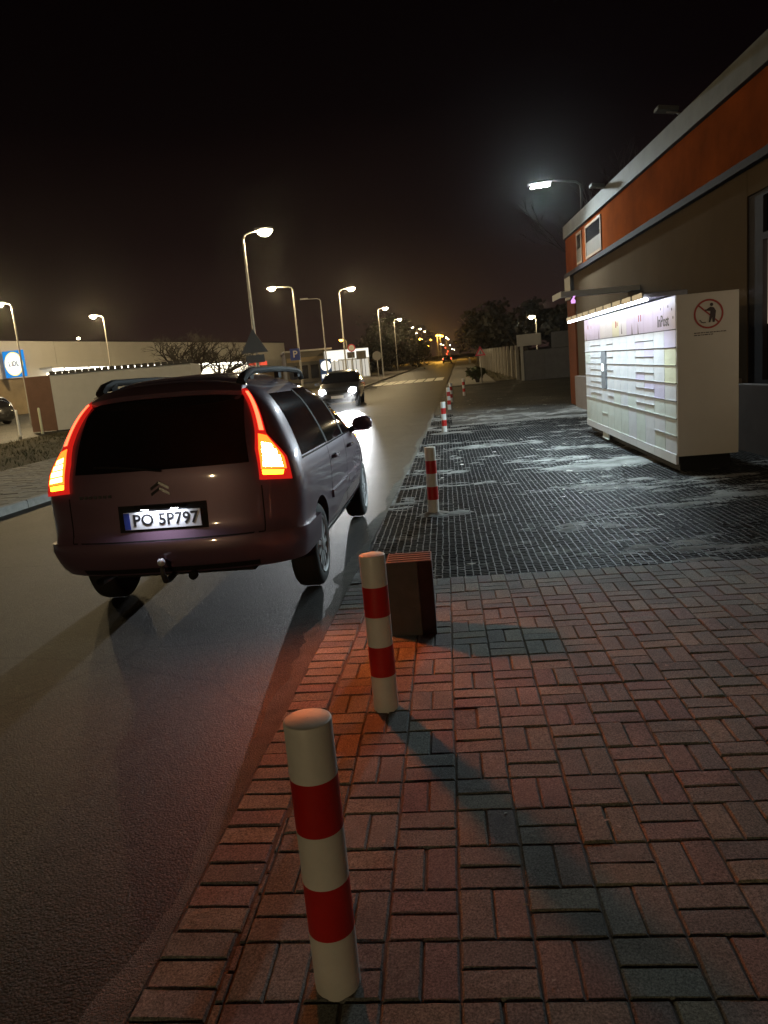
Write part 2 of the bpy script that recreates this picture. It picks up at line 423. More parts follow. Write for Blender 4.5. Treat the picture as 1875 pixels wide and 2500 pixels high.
# keep the bed on the pavement side of the kerb line
pv = MB()
poly = clip([tuple(gp(-1.6, -3.2))[:2], tuple(gp(5.3, -3.2))[:2], tuple(gp(5.3, MAT_V))[:2], tuple(gp(-1.0, MAT_V))[:2]], 1, -.1185, -.955 + .01)
pv.prism(poly, -.14, -.0065)
pavement = pv.build('pavement', MT['bedding']); tag(pavement, kind='structure')
GAP = .0048
bricks = []   # (kind, cx, cy, rz, poly)
bl = .2 - GAP; bw = .1 - GAP
# border course along the road: headers square to the kerb
kd = Vector((.1185, 1, 0)).normalized(); kn = Vector((kd.y, -kd.x, 0))
k0 = Vector((road_r(-.8), -.8, 0))
kang = math.atan2(kn.y, kn.x)
nb = int((5.36 + .8) / kd.y / .1005)
for i in range(nb):
    c = k0 + kd * (.05 + i * .1005) + kn * (.115 + random.gauss(0, .0035))
    bricks.append(['full', c.x, c.y, kang, None])
cin = (k0 + kn * .221)
c_lim = cin.x * kn.x + cin.y * kn.y
# second, stretcher course beside it appears only where the weave leaves room; the rest is cut to the line
for j in range(-14, 16):
    for i in range(-5, 26):
        v1 = -(j) * .2; v0 = v1 - .2
        u0_ = i * .2
        if (i + j) % 2 == 0: cells = [(u0_, u0_ + .1, v0, v1), (u0_ + .1, u0_ + .2, v0, v1)]
        else: cells = [(u0_, u0_ + .2, v0, v0 + .1), (u0_, u0_ + .2, v0 + .1, v1)]
        for (a, c, d, e_) in cells:
            bricks.append(['cell', a, c, d, e_])
for i in range(-7, 52):   # soldier course along the mat
    bricks.append(['cell', i * .1, i * .1 + .1, 2.8, 2.985])
items = []
for q in bricks:
    if q[0] == 'full':
        items.append((q[1], q[2], q[3], None))
    else:
        a, c, d, e_ = q[1:]
        g = GAP / 2
        P4 = [tuple(gp(x, y))[:2] for x, y in ((a + g, d + g), (c - g, d + g), (c - g, e_ - g), (a + g, e_ - g))]
        cx, cy = gp((a + c) / 2, (d + e_) / 2)[:2]
        if cx > 5.15 + .05 * cy - .25: continue
        pc = clip(P4, kn.x, kn.y, c_lim + .003)
        if len(pc) < 3 or area(pc) < .0005: continue
        full = abs(area(pc) - area(P4)) < 1e-5 and abs((e_ - d) * (c - a) - .02) < 1e-4
        if full:
            rz = -YAW if (c - a) > (e_ - d) else -YAW + math.pi / 2
            items.append((cx, cy, rz, None))
        else:
            mx_ = sum(p[0] for p in pc) / len(pc); my_ = sum(p[1] for p in pc) / len(pc)
            items.append((mx_, my_, 0, [(p[0] - mx_, p[1] - my_) for p in pc]))
def show(it):
    s_ = scr((it[0], it[1], 0))
    if s_ is None or not (-.03 < s_[0] < 1.03 and -.03 < s_[1] < 1.05): return 0
    return 1 / s_[2] ** 3
items.sort(key=show, reverse=True)
def brick_mesh(var):
    m_ = MB(); x, y = bl / 2, bw / 2
    rng = random.Random(var)
    nseg = 4
    top = []
    per = [(-x + 2 * x * k / nseg, -y) for k in range(nseg)] + [(x, -y + 2 * y * k / 2) for k in range(2)] + \
          [(x - 2 * x * k / nseg, y) for k in range(nseg)] + [(-x, y - 2 * y * k / 2) for k in range(2)]
    n = len(per); vs = []
    for zz, ins in ((-.05, 0), (-.006, 0), (0, .0055)):
        for (a, c) in per:
            j = 1 + (rng.uniform(-.006, .006) if zz > -.04 else 0)
            jx = rng.uniform(-.0011, .0011) if zz > -.04 else 0; jy = rng.uniform(-.0011, .0011) if zz > -.04 else 0
            vs.append((a - math.copysign(ins, a) * (abs(a) > x - .001) + jx, c - math.copysign(ins, c) * (abs(c) > y - .001) + jy,
                       zz + (rng.uniform(-.0009, .0005) if zz == 0 else rng.uniform(-.002, .001) if zz > -.01 else 0)))
    fs = [tuple(range(2 * n, 3 * n))]
    for a in (0, n): fs += [(a + i, a + (i + 1) % n, a + n + (i + 1) % n, a + n + i) for i in range(n)]
    m_.add(vs, fs)
    me = bpy.data.meshes.new('paving_brick'); me.from_pydata(m_.v, [], m_.f); me.materials.append(MT['brick']); me.update()
    return me
bm_vars = [brick_mesh(k) for k in range(8)]
rest = MB()
for n_, it in enumerate(items):
    cx, cy, rz, poly = it
    dz = random.gauss(0, .0016); tx, ty = random.gauss(0, .009), random.gauss(0, .009); ddx, ddy = random.gauss(0, .0009), random.gauss(0, .0009)
    if n_ < 300:
        if poly is None:
            o = link('paving_brick', bm_vars[n_ % 8], pavement)
        else:
            m_ = MB(); m_.prism(poly, -.05, 0, .005); o = m_.build('paving_brick', MT['brick'], pavement)
        o.location = (cx + ddx, cy + ddy, dz); o.rotation_euler = (tx, ty, rz + random.gauss(0, .006) + (math.pi if random.random() < .5 and poly is None else 0))
    else:
        if poly is None:
            me = bm_vars[n_ % 8]; M = Matrix.Translation((cx + ddx, cy + ddy, dz)) @ Matrix.Rotation(rz, 4, 'Z') @ Matrix.Rotation(tx, 4, 'X') @ Matrix.Rotation(ty, 4, 'Y')
            rest.add([M @ v.co for v in me.vertices], [tuple(p.vertices) for p in me.polygons])
        else:
            rest.prism([(x + cx, y + cy) for x, y in poly], -.05, dz, .005)
o = rest.build('paving_bricks_further', MT['brick'], pavement); o.name = 'distant_paving'; tag(o, kind='stuff')

# grit washed against the paving edge
b = MB(); ye = list(np.arange(-1, 24, .07)); vs = []
for y in ye:
    w_ = .05 + .16 * max(0, mnoise.fractal(Vector((y * .8, 3.1, .2)), 1.0, 2.0, 5) + .28) + .012 * mnoise.noise(Vector((y * 9, 1, 1)))
    for k, f_ in enumerate((0, .35, .7, 1)):
        x = road_r(y) + .012 - w_ * f_
        vs.append((x, y, zt(y) - .0135 + (.009 * (1 - f_) ** 1.3 + .004 * mnoise.noise(Vector((x * 14, y * 14, 0)))) * (f_ < 1) - .002 * (f_ == 1)))
b.add(vs, [(i * 4 + k, i * 4 + k + 1, i * 4 + k + 5, i * 4 + k + 4) for i in range(len(ye) - 1) for k in range(3)])
o = b.build('edge_grit', MT['edge_grit'], None, True); tag(o, kind='structure')
# left pavement: slabs joined, kerb stones one by one
b = MB()
kdl = kd; lx0 = Vector((road_l(0), 0, 0))
for i in range(0, 130):
    for j in range(11):
        c = lx0 + kdl * (4 + i * .3 + (.1 if j % 2 else 0)) - kn * (.16 + .165 + j * .33)
        b.box((c.x, c.y, zt(c.y) + .066 + random.gauss(0, .002)), (.322, .292, .05), kang, ch=.006)
o = b.build('pavement_slabs', MT['slab'], None); tag(o, kind='stuff', label='grey slab paving of the left pavement', cat='paving')
kerb = empty('kerb', (0, 0, 0)); kerb['kind'] = 'structure'
ks = MB(); ks.box((0, 0, -.07), (.15, .985, .30), ch=.02); ksm = ks.build('kerb_stone', MT['kerb_concrete'], kerb)
first = True
for i in range(0, 60):
    c = lx0 + kdl * (3 + i) - kn * .08
    o = ksm if first else link('kerb_stone', ksm.data, kerb); first = False
    o.location = (c.x, c.y, zt(c.y) + .035 + random.gauss(0, .004)); o.rotation_euler = (-.021 * 0, 0, -math.atan(.1185) + random.gauss(0, .004))

# black grid mat laid as ground cover
def grid_mat():
    pu, pc = .058, .046; wl, wc = .008, .008; hz = .022
    vs = []; fs = []
    def bx(u0_, u1_, v0_, v1_, z1):
        n = len(vs)
        for zz in (z1 - hz, z1):
            for (a, c) in ((u0_, v0_), (u1_, v0_), (u1_, v1_), (u0_, v1_)):
                p = gp(a, c); z = zz + zt(p.y) + wob(p.x, p.y)
                vs.append((p.x, p.y, z))
        fs.extend([(n + 4, n + 5, n + 6, n + 7), (n, n + 1, n + 5, n + 4), (n + 1, n + 2, n + 6, n + 5), (n + 2, n + 3, n + 7, n + 6), (n + 3, n, n + 4, n + 7)])
    def wob(x, y): return .008 * mnoise.noise(Vector((x * .9, y * .5, 7.3)))
    v_end = 20.9
    nu = int(6.2 / pu); rg = random.Random(8)
    for k in range(-12, nu):
        u = k * pu; v = MAT_V + .004
        while v < v_end:
            L_ = .115 if v < 10 else .35
            p = gp(u, v); ok = p.x > road_r(p.y) + .015 and (v < 16.8 or u < -.2 + .02 * v) and p.x < 4.98 + .0535 * (p.y - 5)
            if ok and rg.random() > .03:
                du = rg.gauss(0, .0022)
                bx(u - wl / 2 + du, u + wl / 2 + du, v, min(v + L_ - .004, v_end), -.001 + min(.003, rg.gauss(-.002, .0028)))
            v += L_
    rng = random.Random(3)
    for k in range(-12, nu):
        u = (k + .5) * pu; off = (k % 2) * .5 * pc
        nv = int((v_end - MAT_V) / pc)
        for q in range(nv):
            v = MAT_V + off + q * pc
            p = gp(u, v)
            if not (p.x > road_r(p.y) + .03 and (v < 16.8 or u < -.2 + .02 * v) and p.x < 4.98 + .0535 * (p.y - 5)): continue
            if v > 12 and (q % 2): continue
            bx(u - pu / 2 + wl / 2, u + pu / 2 - wl / 2, v - wc / 2, v + wc / 2, -.005 + min(.004, rng.gauss(0, .002)))
    me = bpy.data.meshes.new('grid_mat'); me.from_pydata(vs, [], fs); me.materials.append(MT['mat_plastic']); me.update()
    o = link('grid_mat', me); tag(o, 'black plastic honeycomb grid mat laid over the forecourt ground', 'ground mat', kind='stuff')
    return o
grid_mat()
# dirt lying in and over the mat
def dirt_z(x, y):
    pu_ = (Vector((x, y, 0)) - G0).dot(GU); pv_ = (Vector((x, y, 0)) - G0).dot(GV)
    n1 = mnoise.fractal(Vector((pu_ * .55, pv_ * 1.5, 1.7)), 1.0, 2.1, 5)
    n2 = mnoise.fractal(Vector((pu_ * 3.2, pv_ * 9.0, 5.1)), 1.0, 2.0, 3)
    cover = .50 * n1 + .33 * n2 - .16 + .10 * min(1, max(0, (pv_ - 4) / 6)) + (.12 if pv_ > 14.5 else 0) * min(1, (pv_ - 14.5) / 2) + .22 * math.exp(-((pu_ - 2.7) / 1.3) ** 2 - ((pv_ - 8.2) / 4.2) ** 2)
    for bx_, by_ in ((.54, 7.88), (1.61, 17.54), (2.53, 25.0), (-.1, 5.6)):
        d = math.hypot((x - bx_ - .12) / 1.5, (y - by_) / .7); cover += .55 * math.exp(-d * d * 9)
    return -.024 + .026 * max(0, min(1, cover * 2.1 + .30)) + .006 * mnoise.noise(Vector((x * .9, y * .5, 7.3))) * 1.33
b = MB(); vs = []; fs = []
us = np.linspace(-.75, 5.4, 190); vv = np.concatenate([np.arange(MAT_V, 9, .035), np.arange(9, 21.3, .08)])
for v in vv:
    for u in us:
        p = gp(u, v); lo = road_r(p.y) + .005; hi = 5.02 + .0535 * (p.y - 5)
        x = min(max(p.x, lo), hi)
        vs.append((x, p.y, zt(p.y) + dirt_z(x, p.y)))
n = len(us)
for i in range(len(vv) - 1):
    for k in range(n - 1):
        q = i * n + k
        if abs(vs[q][0] - vs[q + 1][0]) < 1e-6: continue
        fs.append((q, q + 1, q + n + 1, q + n))
b.add(vs, fs)
o = b.build('forecourt_dirt', MT['mat_dirt'], None, smooth=True); tag(o, kind='structure')
# scraps of paper and leaves on the forecourt
b = MB()
for k in range(150):
    y = random.uniform(5.6, 30); x = random.uniform(road_r(y) + .2, min(5 + .05 * y, 4.6 + .12 * y))
    if y < 16 and x > 3.55 + .1 * (y - 9): x -= 1.6
    s_ = random.uniform(.012, .045) * (1 + y * .02); a = random.uniform(0, 6.28); z = zt(y) + .004
    pts = [(x + s_ * math.cos(a + t) * q, y + s_ * math.sin(a + t) * q * .7, z + random.uniform(0, .014)) for t, q in ((0, 1), (1.3, .6), (2.6, 1), (4.2, .7))]
    b.add(pts, [(0, 1, 2), (0, 2, 3)])
for k in range(120):
    y = random.uniform(.9, 5.2); x = random.uniform(road_r(y) + .1, 3)
    s_ = random.uniform(.004, .013); a = random.uniform(0, 6.28); z = .003
    pts = [(x + s_ * math.cos(a + t) * q, y + s_ * math.sin(a + t) * q * .7, z + random.uniform(0, .004)) for t, q in ((0, 1), (1.3, .6), (2.6, 1), (4.2, .7))]
    b.add(pts, [(0, 1, 2), (0, 2, 3)])
o = b.build('litter_scraps', MT['litter'], None); tag(o, 'pale scraps of leaf and paper scattered over paving and mat', 'litter', kind='stuff')

# ------------------------------------------------------------------ building on the right
BD = Vector((math.sin(.0535), math.cos(.0535), 0)); BN = Vector((-BD.y, BD.x, 0))     # along the wall (away), out of the wall (to the road)
B0 = Vector((6.03, 22.66, 0))
bld = empty('commercial_building', (6.03, 22.66, 0), -.0535)
tag(bld, 'low flat roofed building with orange band over brown render beside the lockers', 'building')
# local: x right (into building), y along wall away from camera; wall face at x = 0
def bb(name, m, boxes, parent=bld, ch=0):
    q = MB()
    for (x0, x1, y0, y1, z0, z1) in boxes: q.box(((x0 + x1) / 2, (y0 + y1) / 2, (z0 + z1) / 2), (x1 - x0, y1 - y0, z1 - z0), ch=ch)
    return q.build(name, m, parent)
YN = -24.5   # wall runs on past the camera
bb('lower_wall', MT['grey_render'], [(0, 8, -11.9, 0, -.3, 3.85), (0, 8, YN, -16.5, -.3, 3.85)])
bb('lower_wall', MT['grey_render'], [(.003, 8, -16.5, -11.9, 3.50, 3.85), (.003, 8, -16.5, -11.9, -.3, .93), (.5, 8, -16.5, -11.9, .93, 3.5)])
bb('orange_band', MT['orange_render'], [(-.03, 8, YN, 0.02, 3.96, 4.93)])
bb('ledge', MT['dark_frame'], [(-.10, 8.05, YN, .05, 3.85, 3.96)])
bb('parapet', MT['parapet_metal'], [(-.08, .30, YN, .06, 4.955, 5.31), (.30, 8.05, -.2, .06, 4.955, 5.31)])
bb('roof', MT['pole_dark'], [(.31, 8, YN, -.21, 4.94, 5.05)])
mat('pilaster_render', (.15, .040, .012), .95, spec=.1, nz=(1.2, .3))
bb('corner_pilaster', MT['pilaster_render'], [(-.05, .35, -.95, .03, .18, 3.2)])
bb('downpipe', MT['pole_dark'], [(-.10, .28, -.75, .04, 3.21, 3.84)])
bb('plinth', MT['plinth_render'], [(-.12, 0, -11.75, -.96, -.3, 1.02), (-.12, 0, YN, -11.76, -.3, .95)], ch=.012)
# windows in the orange band
for (y0, y1, nm) in ((-4.15, -2.55, 1), (-2.1, -1.5, 0)):
    wf = bb('window', MT['window_frame'], [(-.055, -.02, y0, y1, 4.02, 4.08), (-.055, -.02, y0, y1, 4.78, 4.84), (-.055, -.02, y0, y0 + .07, 4.08, 4.78), (-.055, -.02, y1 - .07, y1, 4.08, 4.78)])
    bb('pane', MT['window_dark'], [(-.036, -.026, y0 + .07, y1 - .07, 4.42, 4.78)], wf)
    bb('blind', MT['blind'], [(-.046, -.026, y0 + .07, y1 - .07, 4.08, 4.42)], wf)
# shop door frame at the frame's right edge
wf = bb('shop_window', MT['dark_frame'], [(.02, .12, -12.34, -11.9, .93, 3.49), (.02, .12, -16.5, -12.34, 2.86, 2.95), (.02, .12, -16.5, -16.38, .93, 3.49), (.02, .12, -16.38, -12.34, 3.42, 3.49), (.02, .12, -16.38, -12.34, .93, 1.0)]
        + [(.03, .11, y - .03, y + .03, 1.0, 2.86) for y in (-13.4, -14.9)])
for y0, y1 in ((-13.37, -12.34), (-14.87, -13.43), (-16.38, -14.93)):
    bb('upper_pane', MT['window_dark'], [(.07, .08, y0, y1, 2.95, 3.42)], wf)
    bb('lit_pane', MT['window_lit'], [(.09, .10, y0, y1, 1.75 if y1 > -12.5 else 1.0, 2.86)], wf)
    if y1 > -12.5: bb('lower_pane', MT['window_dark'], [(.09, .10, y0, y1, 1.0, 1.75)], wf)
# floodlights on the parapet (unlit) and the lit one
for k, (yy, z, L) in enumerate(((-9.5, 5.37, .34), (-4.7, 5.30, .30))):
    p = B0 + BD * yy + BN * .06
    fl = empty('floodlight', (p.x, p.y, z), -.0535)
    tag(fl, ('larger pale unlit floodlight sticking out from the near parapet edge', 'small pale unlit floodlight on the parapet near the lit lamp')[k], 'floodlight', 'unlit floodlights on the parapet')
    q = MB(); q.box((-L * .62, 0, .03), (L, .22, .07), M=Matrix.Rotation(R(8), 4, 'Y'), ch=.015); q.build('lamp_body', MT['parapet_metal'], fl)
    q = MB(); q.tube([(.06, 0, -.05), (-.06, 0, .0), (-.2, 0, .02)], .018, 6); q.build('bracket', MT['steel_galv'], fl)
p = B0 + BD * -1.86 + BN * 0
fl = empty('roof_lamp', (p.x + .05, p.y, 5.31), -.0535)
tag(fl, 'lit cold white lamp on a bent arm above the building corner', 'lamp')
q = MB(); q.tube([(0, 0, -.25), (0, 0, .55), (-.02, 0, .72), (-.12, 0, .80), (-.75, 0, .90)], [.03, .03, .03, .028, .024], 8); q.build('arm', MT['pole_dark'], fl, True)
q = MB(); q.box((-1.02, 0, .93), (.62, .24, .06), M=Matrix.Rotation(R(-3), 4, 'Y'), ch=.015); q.build('lamp_head', MT['pole_dark'], fl)
for k in range(3):
    q = MB(); q.box((-1.20 + k * .18, 0, .84), (.13, .18, .05), M=Matrix.Rotation(R(-3), 4, 'Y'), ch=.01); q.build('led_panel', MT['led_cold'], fl)
ld = bpy.data.lights.new('roof_lamp_light', 'SPOT'); ld.energy = 1900; ld.color = (.80, .94, .98); ld.spot_size = R(150); ld.spot_blend = .6; ld.shadow_soft_size = .12
lo = link('lamp_light', ld, fl); lo.location = (-1.05, -.1, .72); lo.rotation_euler = (R(-28), R(38), 0)

# narrow door canopy past the lockers
aw = empty('door_canopy', (5.55, 16.2, 0), -.0535)
tag(aw, 'slim white flat canopy jutting from the wall behind the lockers', 'canopy')
q = MB(); q.box((-.56, 0, 2.86), (1.78, .9, .05)); q.build('canopy_sheet', MT['canopy_metal'], aw)
q = MB(); q.box((-.56, -.47, 2.84), (1.80, .035, .10)); q.build('edge_trim', MT['pale_panel'], aw)
q = MB(); q.box((-1.47, 0, 2.84), (.02, .95, .12)); q.build('edge_trim', MT['pale_panel'], aw)
q = MB(); q.tube([(-1.15, -.3, 2.83), (-1.20, -.32, 2.74)], .02, 6); q.lathe([(.0, 0), (.045, .0), (.05, .05), (.02, .1)], 10, c=(-1.2, -.32, 2.65)); q.build('camera_stub', MT['purple_lamp'], aw, True)

# ------------------------------------------------------------------ parcel locker
LK0 = Vector((3.70, 9.12, 0)); lyaw = .0967
lock = empty('parcel_locker', (LK0.x, LK0.y, .0), 0)
lock.rotation_euler = (.014, 0, -lyaw)
tag(lock, 'long bank of pale parcel locker doors lit by a strip under its canopy', 'parcel locker')
# local: y along the front (away), x into the locker, front face at x=0
LL = 5.88; cw = LL / 12
q = MB(); q.box((.365, LL / 2, 1.18), (.69, LL - .02, 1.90)); q.build('carcass', MT['concrete_panel'], lock)
q = MB(); q.box((.36, LL / 2, .16), (.60, LL - .2, .30)); q.build('base', MT['black_trim'], lock)
for yy in (-.012, LL + .012):
    q = MB(); q.box((.36, yy, 1.18), (.72, .024, 1.94), ch=.004); q.build('end_panel', MT['locker_side'], lock)
for k in range(6):
    q = MB(); q.box((.0, cw * (2 * k + 1), .165), (.03, 2 * cw - .008, .115), ch=.003); q.build('plinth_panel', MT['locker_grey'], lock)
dm = {}
def door(y0, y1, z0, z1, m):
    key = (round(y1 - y0, 3), round(z1 - z0, 3), m)
    if key not in dm:
        w_, h_ = y1 - y0 - .015, z1 - z0 - .012
        q = MB(); q.box((0, 0, 0), (.018, w_, h_))
        q.box((-.013, 0, -h_ / 2 + .005), (.012, w_ - .004, .010))       # the turned-out lower lip
        me = bpy.data.meshes.new('door'); me.from_pydata(q.v, [], q.f); me.materials.append(MT[m]); me.update(); dm[key] = me
    o = link('door', dm[key], lock); o.location = (.004, (y0 + y1) / 2, (z0 + z1) / 2)
ZT = 1.755; hr = .2175
pat = {0: [hr] * 7, 1: [hr] * 7, 2: None, 3: None, 4: [hr] * 4 + [.45], 5: [hr] * 4 + [.45], 6: [hr] * 4 + [.45], 7: 'small', 9: 'left2', 10: 'left2', 11: [hr] * 4 + [.33, .33]}
for c_ in range(12):
    y0, y1 = c_ * cw, (c_ + 1) * cw
    if c_ in (2, 3): rows = [.10875] * 10 + [.46]
    elif c_ == 7: rows = [.10875] * 6 + [.2175, .10875, .10875, .46]
    elif c_ == 8: rows = [.2175, None, None, None, .2175, .2175, .46]
    elif c_ in (9, 10): rows = [.10875] * 10 + [.46]
    elif c_ == 11: rows = [hr] * 5 + [.46]
    elif c_ in (4, 5, 6): rows = [hr] * 5 + [.46]
    else: rows = [hr] * 6 + [.235]
    z = ZT
    for i, h_ in enumerate(rows):
        if h_ is None: z -= .2175; continue
        m = 'locker_door'
        if c_ == 0 and i in (1, 2): m = 'locker_yellow'
        elif c_ == 11 and i == 1: m = 'locker_green'
        elif z - h_ < .75: m = 'locker_green' if (c_ + i) % 3 else 'locker_door'
        elif c_ in (0, 1, 2, 3) and (i * 7 + c_ * 3) % 4 == 0: m = 'locker_lilac'
        door(y0, y1, z - h_, z, m); z -= h_
# terminal
q = MB(); q.box((-.004, 8.5 * cw, 1.211), (.02, cw * .72, .64)); q.build('terminal_panel', MT['concrete_panel'], lock)
q = MB(); q.box((-.018, 8.5 * cw + .05, 1.26), (.012, .10, .13)); q.build('screen', MT['screen_lit'], lock)
# header
for c_ in range(12):
    m = 'locker_lilac' if c_ in (0, 1, 2, 3, 4, 9, 10, 11) else 'locker_yellow' if c_ == 6 else 'locker_grey'
    q = MB(); q.box((.002, (c_ + .5) * cw, 1.955), (.014, cw - .008, .39)); q.build('header_panel', MT[m], lock)
text('lettering', 'InPost', .20, MT['print_dark'], lock, frame((-.0075, .52, 1.87), (0, -1, 0), (-1, 0, 0)), .001, .002)
q = MB()
for k, (yy, zz, w_, h_) in enumerate(((1.72, 1.97, .03, .09), (1.60, 1.97, .03, .09), (5.5, 2.0, .03, .07), (5.2, 1.99, .02, .05), (3.15, 1.95, .06, .10), (3.05, 1.95, .04, .06))):
    q.box((-.0065, yy, zz), (.003, w_, h_))
q.build('header_print', MT['print_red'], lock)
q = MB()
for yy, zz in ((2.1, 1.83), (1.75, 1.82), (4.5, 1.83), (5.7, 1.82), (2.75, 1.86)):
    q.add([(-.0075, yy - .035, zz - .07), (-.0075, yy + .03, zz - .07), (-.0075, yy + .012, zz + .1)], [(0, 2, 1)])
for yy, zz in ((.15, 2.0), (.3, 2.04), (.62, 2.03), (.1, 1.9)):
    q.box((-.0065, yy, zz), (.003, .02, .03))
q.build('header_print', MT['print_dark'], lock)
# canopy with the light strip
q = MB(); q.box((-.03, LL / 2 + .22, 2.20), (.54, LL - .22, .055), ch=.010); q.build('canopy', MT['canopy_metal'], lock)
q = MB()
for k in range(10): q.box((-.305, .55 + k * .58, 2.20), (.02, .50, .07))
q.build('canopy_clip', MT['steel_galv'], lock)
for k in range(10):
    q = MB(); q.box((-.27, .55 + k * .58, 2.150), (.055, .50, .028), ch=.006); q.build('led_strip', MT['led_white'], lock)
ld = bpy.data.lights.new('locker_strip_light', 'AREA'); ld.shape = 'RECTANGLE'; ld.size = 5.6; ld.size_y = .05; ld.energy = 500; ld.color = (.74, .95, 1)
lo = link('strip_light', ld, lock); ta = R(53); lo.matrix_local = Matrix(((0, -math.cos(ta), math.sin(ta), -.272), (1, 0, 0, LL / 2 + .1), (0, math.sin(ta), math.cos(ta), 2.126), (0, 0, 0, 1)))
# prohibition sign on the end panel (no dumping)
pc = Vector((.37, -.0265, 1.90))
q = MB(); n = 40
vs = []
for r_ in (.150, .172):
    vs += [(pc.x + r_ * math.cos(2 * math.pi * k / n), pc.y, pc.z + r_ * math.sin(2 * math.pi * k / n)) for k in range(n)]
q.add(vs, [(k, (k + 1) % n, n + (k + 1) % n, n + k) for k in range(n)])
ca, sa = math.cos(R(-42)), math.sin(R(-42))
q.add([(pc.x + ca * a - sa * d, pc.y - .0005, pc.z + sa * a + ca * d) for a, d in ((-.155, -.009), (.155, -.009), (.155, .009), (-.155, .009))], [(0, 1, 2, 3)])
q.build('prohibition_ring', MT['print_red'], lock)
q = MB()
q.add([(pc.x + .035 + .02 * math.cos(k * .5236), pc.y - .0008, pc.z + .105 + .02 * math.sin(k * .5236)) for k in range(12)], [tuple(range(12))])
body = [(.02, .08), (.06, .07), (.085, .03), (.08, -.03), (.07, -.10), (.045, -.10), (.04, -.04), (.02, -.10), (.0, -.10), (.015, -.02), (.02, .03), (-.04, .055), (-.045, .04)]
q.add([(pc.x + a, pc.y - .0008, pc.z + d) for a, d in body], [(0, 12, 11, 10), (0, 10, 9, 2, 1), (9, 6, 3, 2), (6, 5, 4, 3), (9, 8, 7, 6)])
for k in range(5):
    a = R(200 + 22 * k); q.box((pc.x - .055 + .045 * math.cos(a), pc.y - .0006, pc.z - .055 + .045 * math.sin(a)), (.018, .001, .010))
q.build('prohibition_figure', MT['print_figure'], lock)
q = MB(); rng = random.Random(5)
for row, zz in enumerate((1.685, 1.66)):
    x = .20
    while x < (.55 if row == 0 else .40):
        w_ = rng.uniform(.012, .04); q.box((x + w_ / 2, -.0268, zz + rng.uniform(-.001, .001)), (w_, .001, .010)); x += w_ + .007
q.build('small_print', MT['print_figure'], lock)

# ------------------------------------------------------------------ bollards
def make_bollard(top_z=.735, r=.0585):
    t = empty('bollard', (0, 0, 0))
    h5 = top_z / 5.15
    zs = [-.08, h5 * 1.18, h5 * 2.18, h5 * 3.17, h5 * 4.15, top_z]
    for k in range(5):
        q = MB(); a, c = zs[k], zs[k + 1]
        if k < 4: q.lathe([(r, a), (r, c - .0003)], 32)
        else: q.lathe([(r, a), (r, c - .004), (r - .0015, c - .001), (r - .004, c)], 32, cap=False)
        q.build('stripe', MT['white_paint'] if k % 2 == 0 else MT['red_paint'], t, True, R(40))
    q = MB(); q.lathe([(r - .0039, top_z - .0005), (r - .012, top_z + .0012), (.001, top_z + .002)], 32, cap=False); q.build('cap', MT['bollard_top'], t, True)
    return t
BL = [(-.225, 1.655, 'nearest red and white striped bollard at the bottom of the paving'),
      (-.07, 3.235, 'red and white bollard beside the dark concrete block'),
      (.54, 7.90, 'red and white bollard with a ring of sand around its foot on the mat'),
      (1.61, 17.6, 'red and white bollard standing alone on the mat with road behind it'),
      (2.50, 25.0, 'red and white bollard in front of the overlapping pair by the road'),
      (2.98, 28.8, 'red and white bollard partly hidden behind another bollard'),
      (3.92, 32.4, 'farthest red and white bollard, standing apart on the dark yard')]
bol0 = make_bollard()
for i, (x, y, lab) in enumerate(BL):
    o = bol0 if i == 0 else copy_tree(bol0)
    o.location = (x, y, zt(y) + (.0 if i < 2 else -.01)); o.rotation_euler = (random.gauss(0, .006), random.gauss(0, .006), random.uniform(0, 6))
    tag(o, lab, 'bollard', 'red and white bollards along the forecourt edge')
q = MB()
for x, y in ((.54, 7.9), (1.61, 17.6)):
    pts = []
    for k in range(28):
        a = k * 2 * math.pi / 28; rr = .13 + .07 * mnoise.noise(Vector((math.cos(a) * 2, math.sin(a) * 2, x)))
        pts.append((x + rr * 1.1 * math.cos(a), y + rr * .95 * math.sin(a)))
    vs = [(px_, py_, zt(py_) - .004) for px_, py_ in pts] + [(x + (px_ - x) * .45, y + (py_ - y) * .45, zt(py_) + .022) for px_, py_ in pts] + [(x, y, zt(y) + .028)]
    q.add(vs, [(k, (k + 1) % 28, 28 + (k + 1) % 28, 28 + k) for k in range(28)] + [(28 + k, 28 + (k + 1) % 28, 56) for k in range(28)])
mat('sand', (.22, .20, .175), .95, nz=(14, .4), bump=(160, .8, .006))
o = q.build('sand_heap', MT['sand'], None, True); tag(o, 'low rings of pale sand heaped round bollard feet', 'sand', kind='stuff')
# concrete block behind the second bollard
blk = empty('concrete_block', (.125, 4.275, 0), R(-4.5)); tag(blk, 'dark square concrete block standing behind the second bollard', 'block')
q = MB(); q.box((0, 0, .223), (.265, .225, .45), ch=.004); q.build('block_body', MT['concrete_dark'], blk)
q = MB()
for k in range(4): q.box((0, -.075 + k * .05, .4495), (.25, .010, .006))
q.build('block_rib', MT['concrete_dark'], blk)

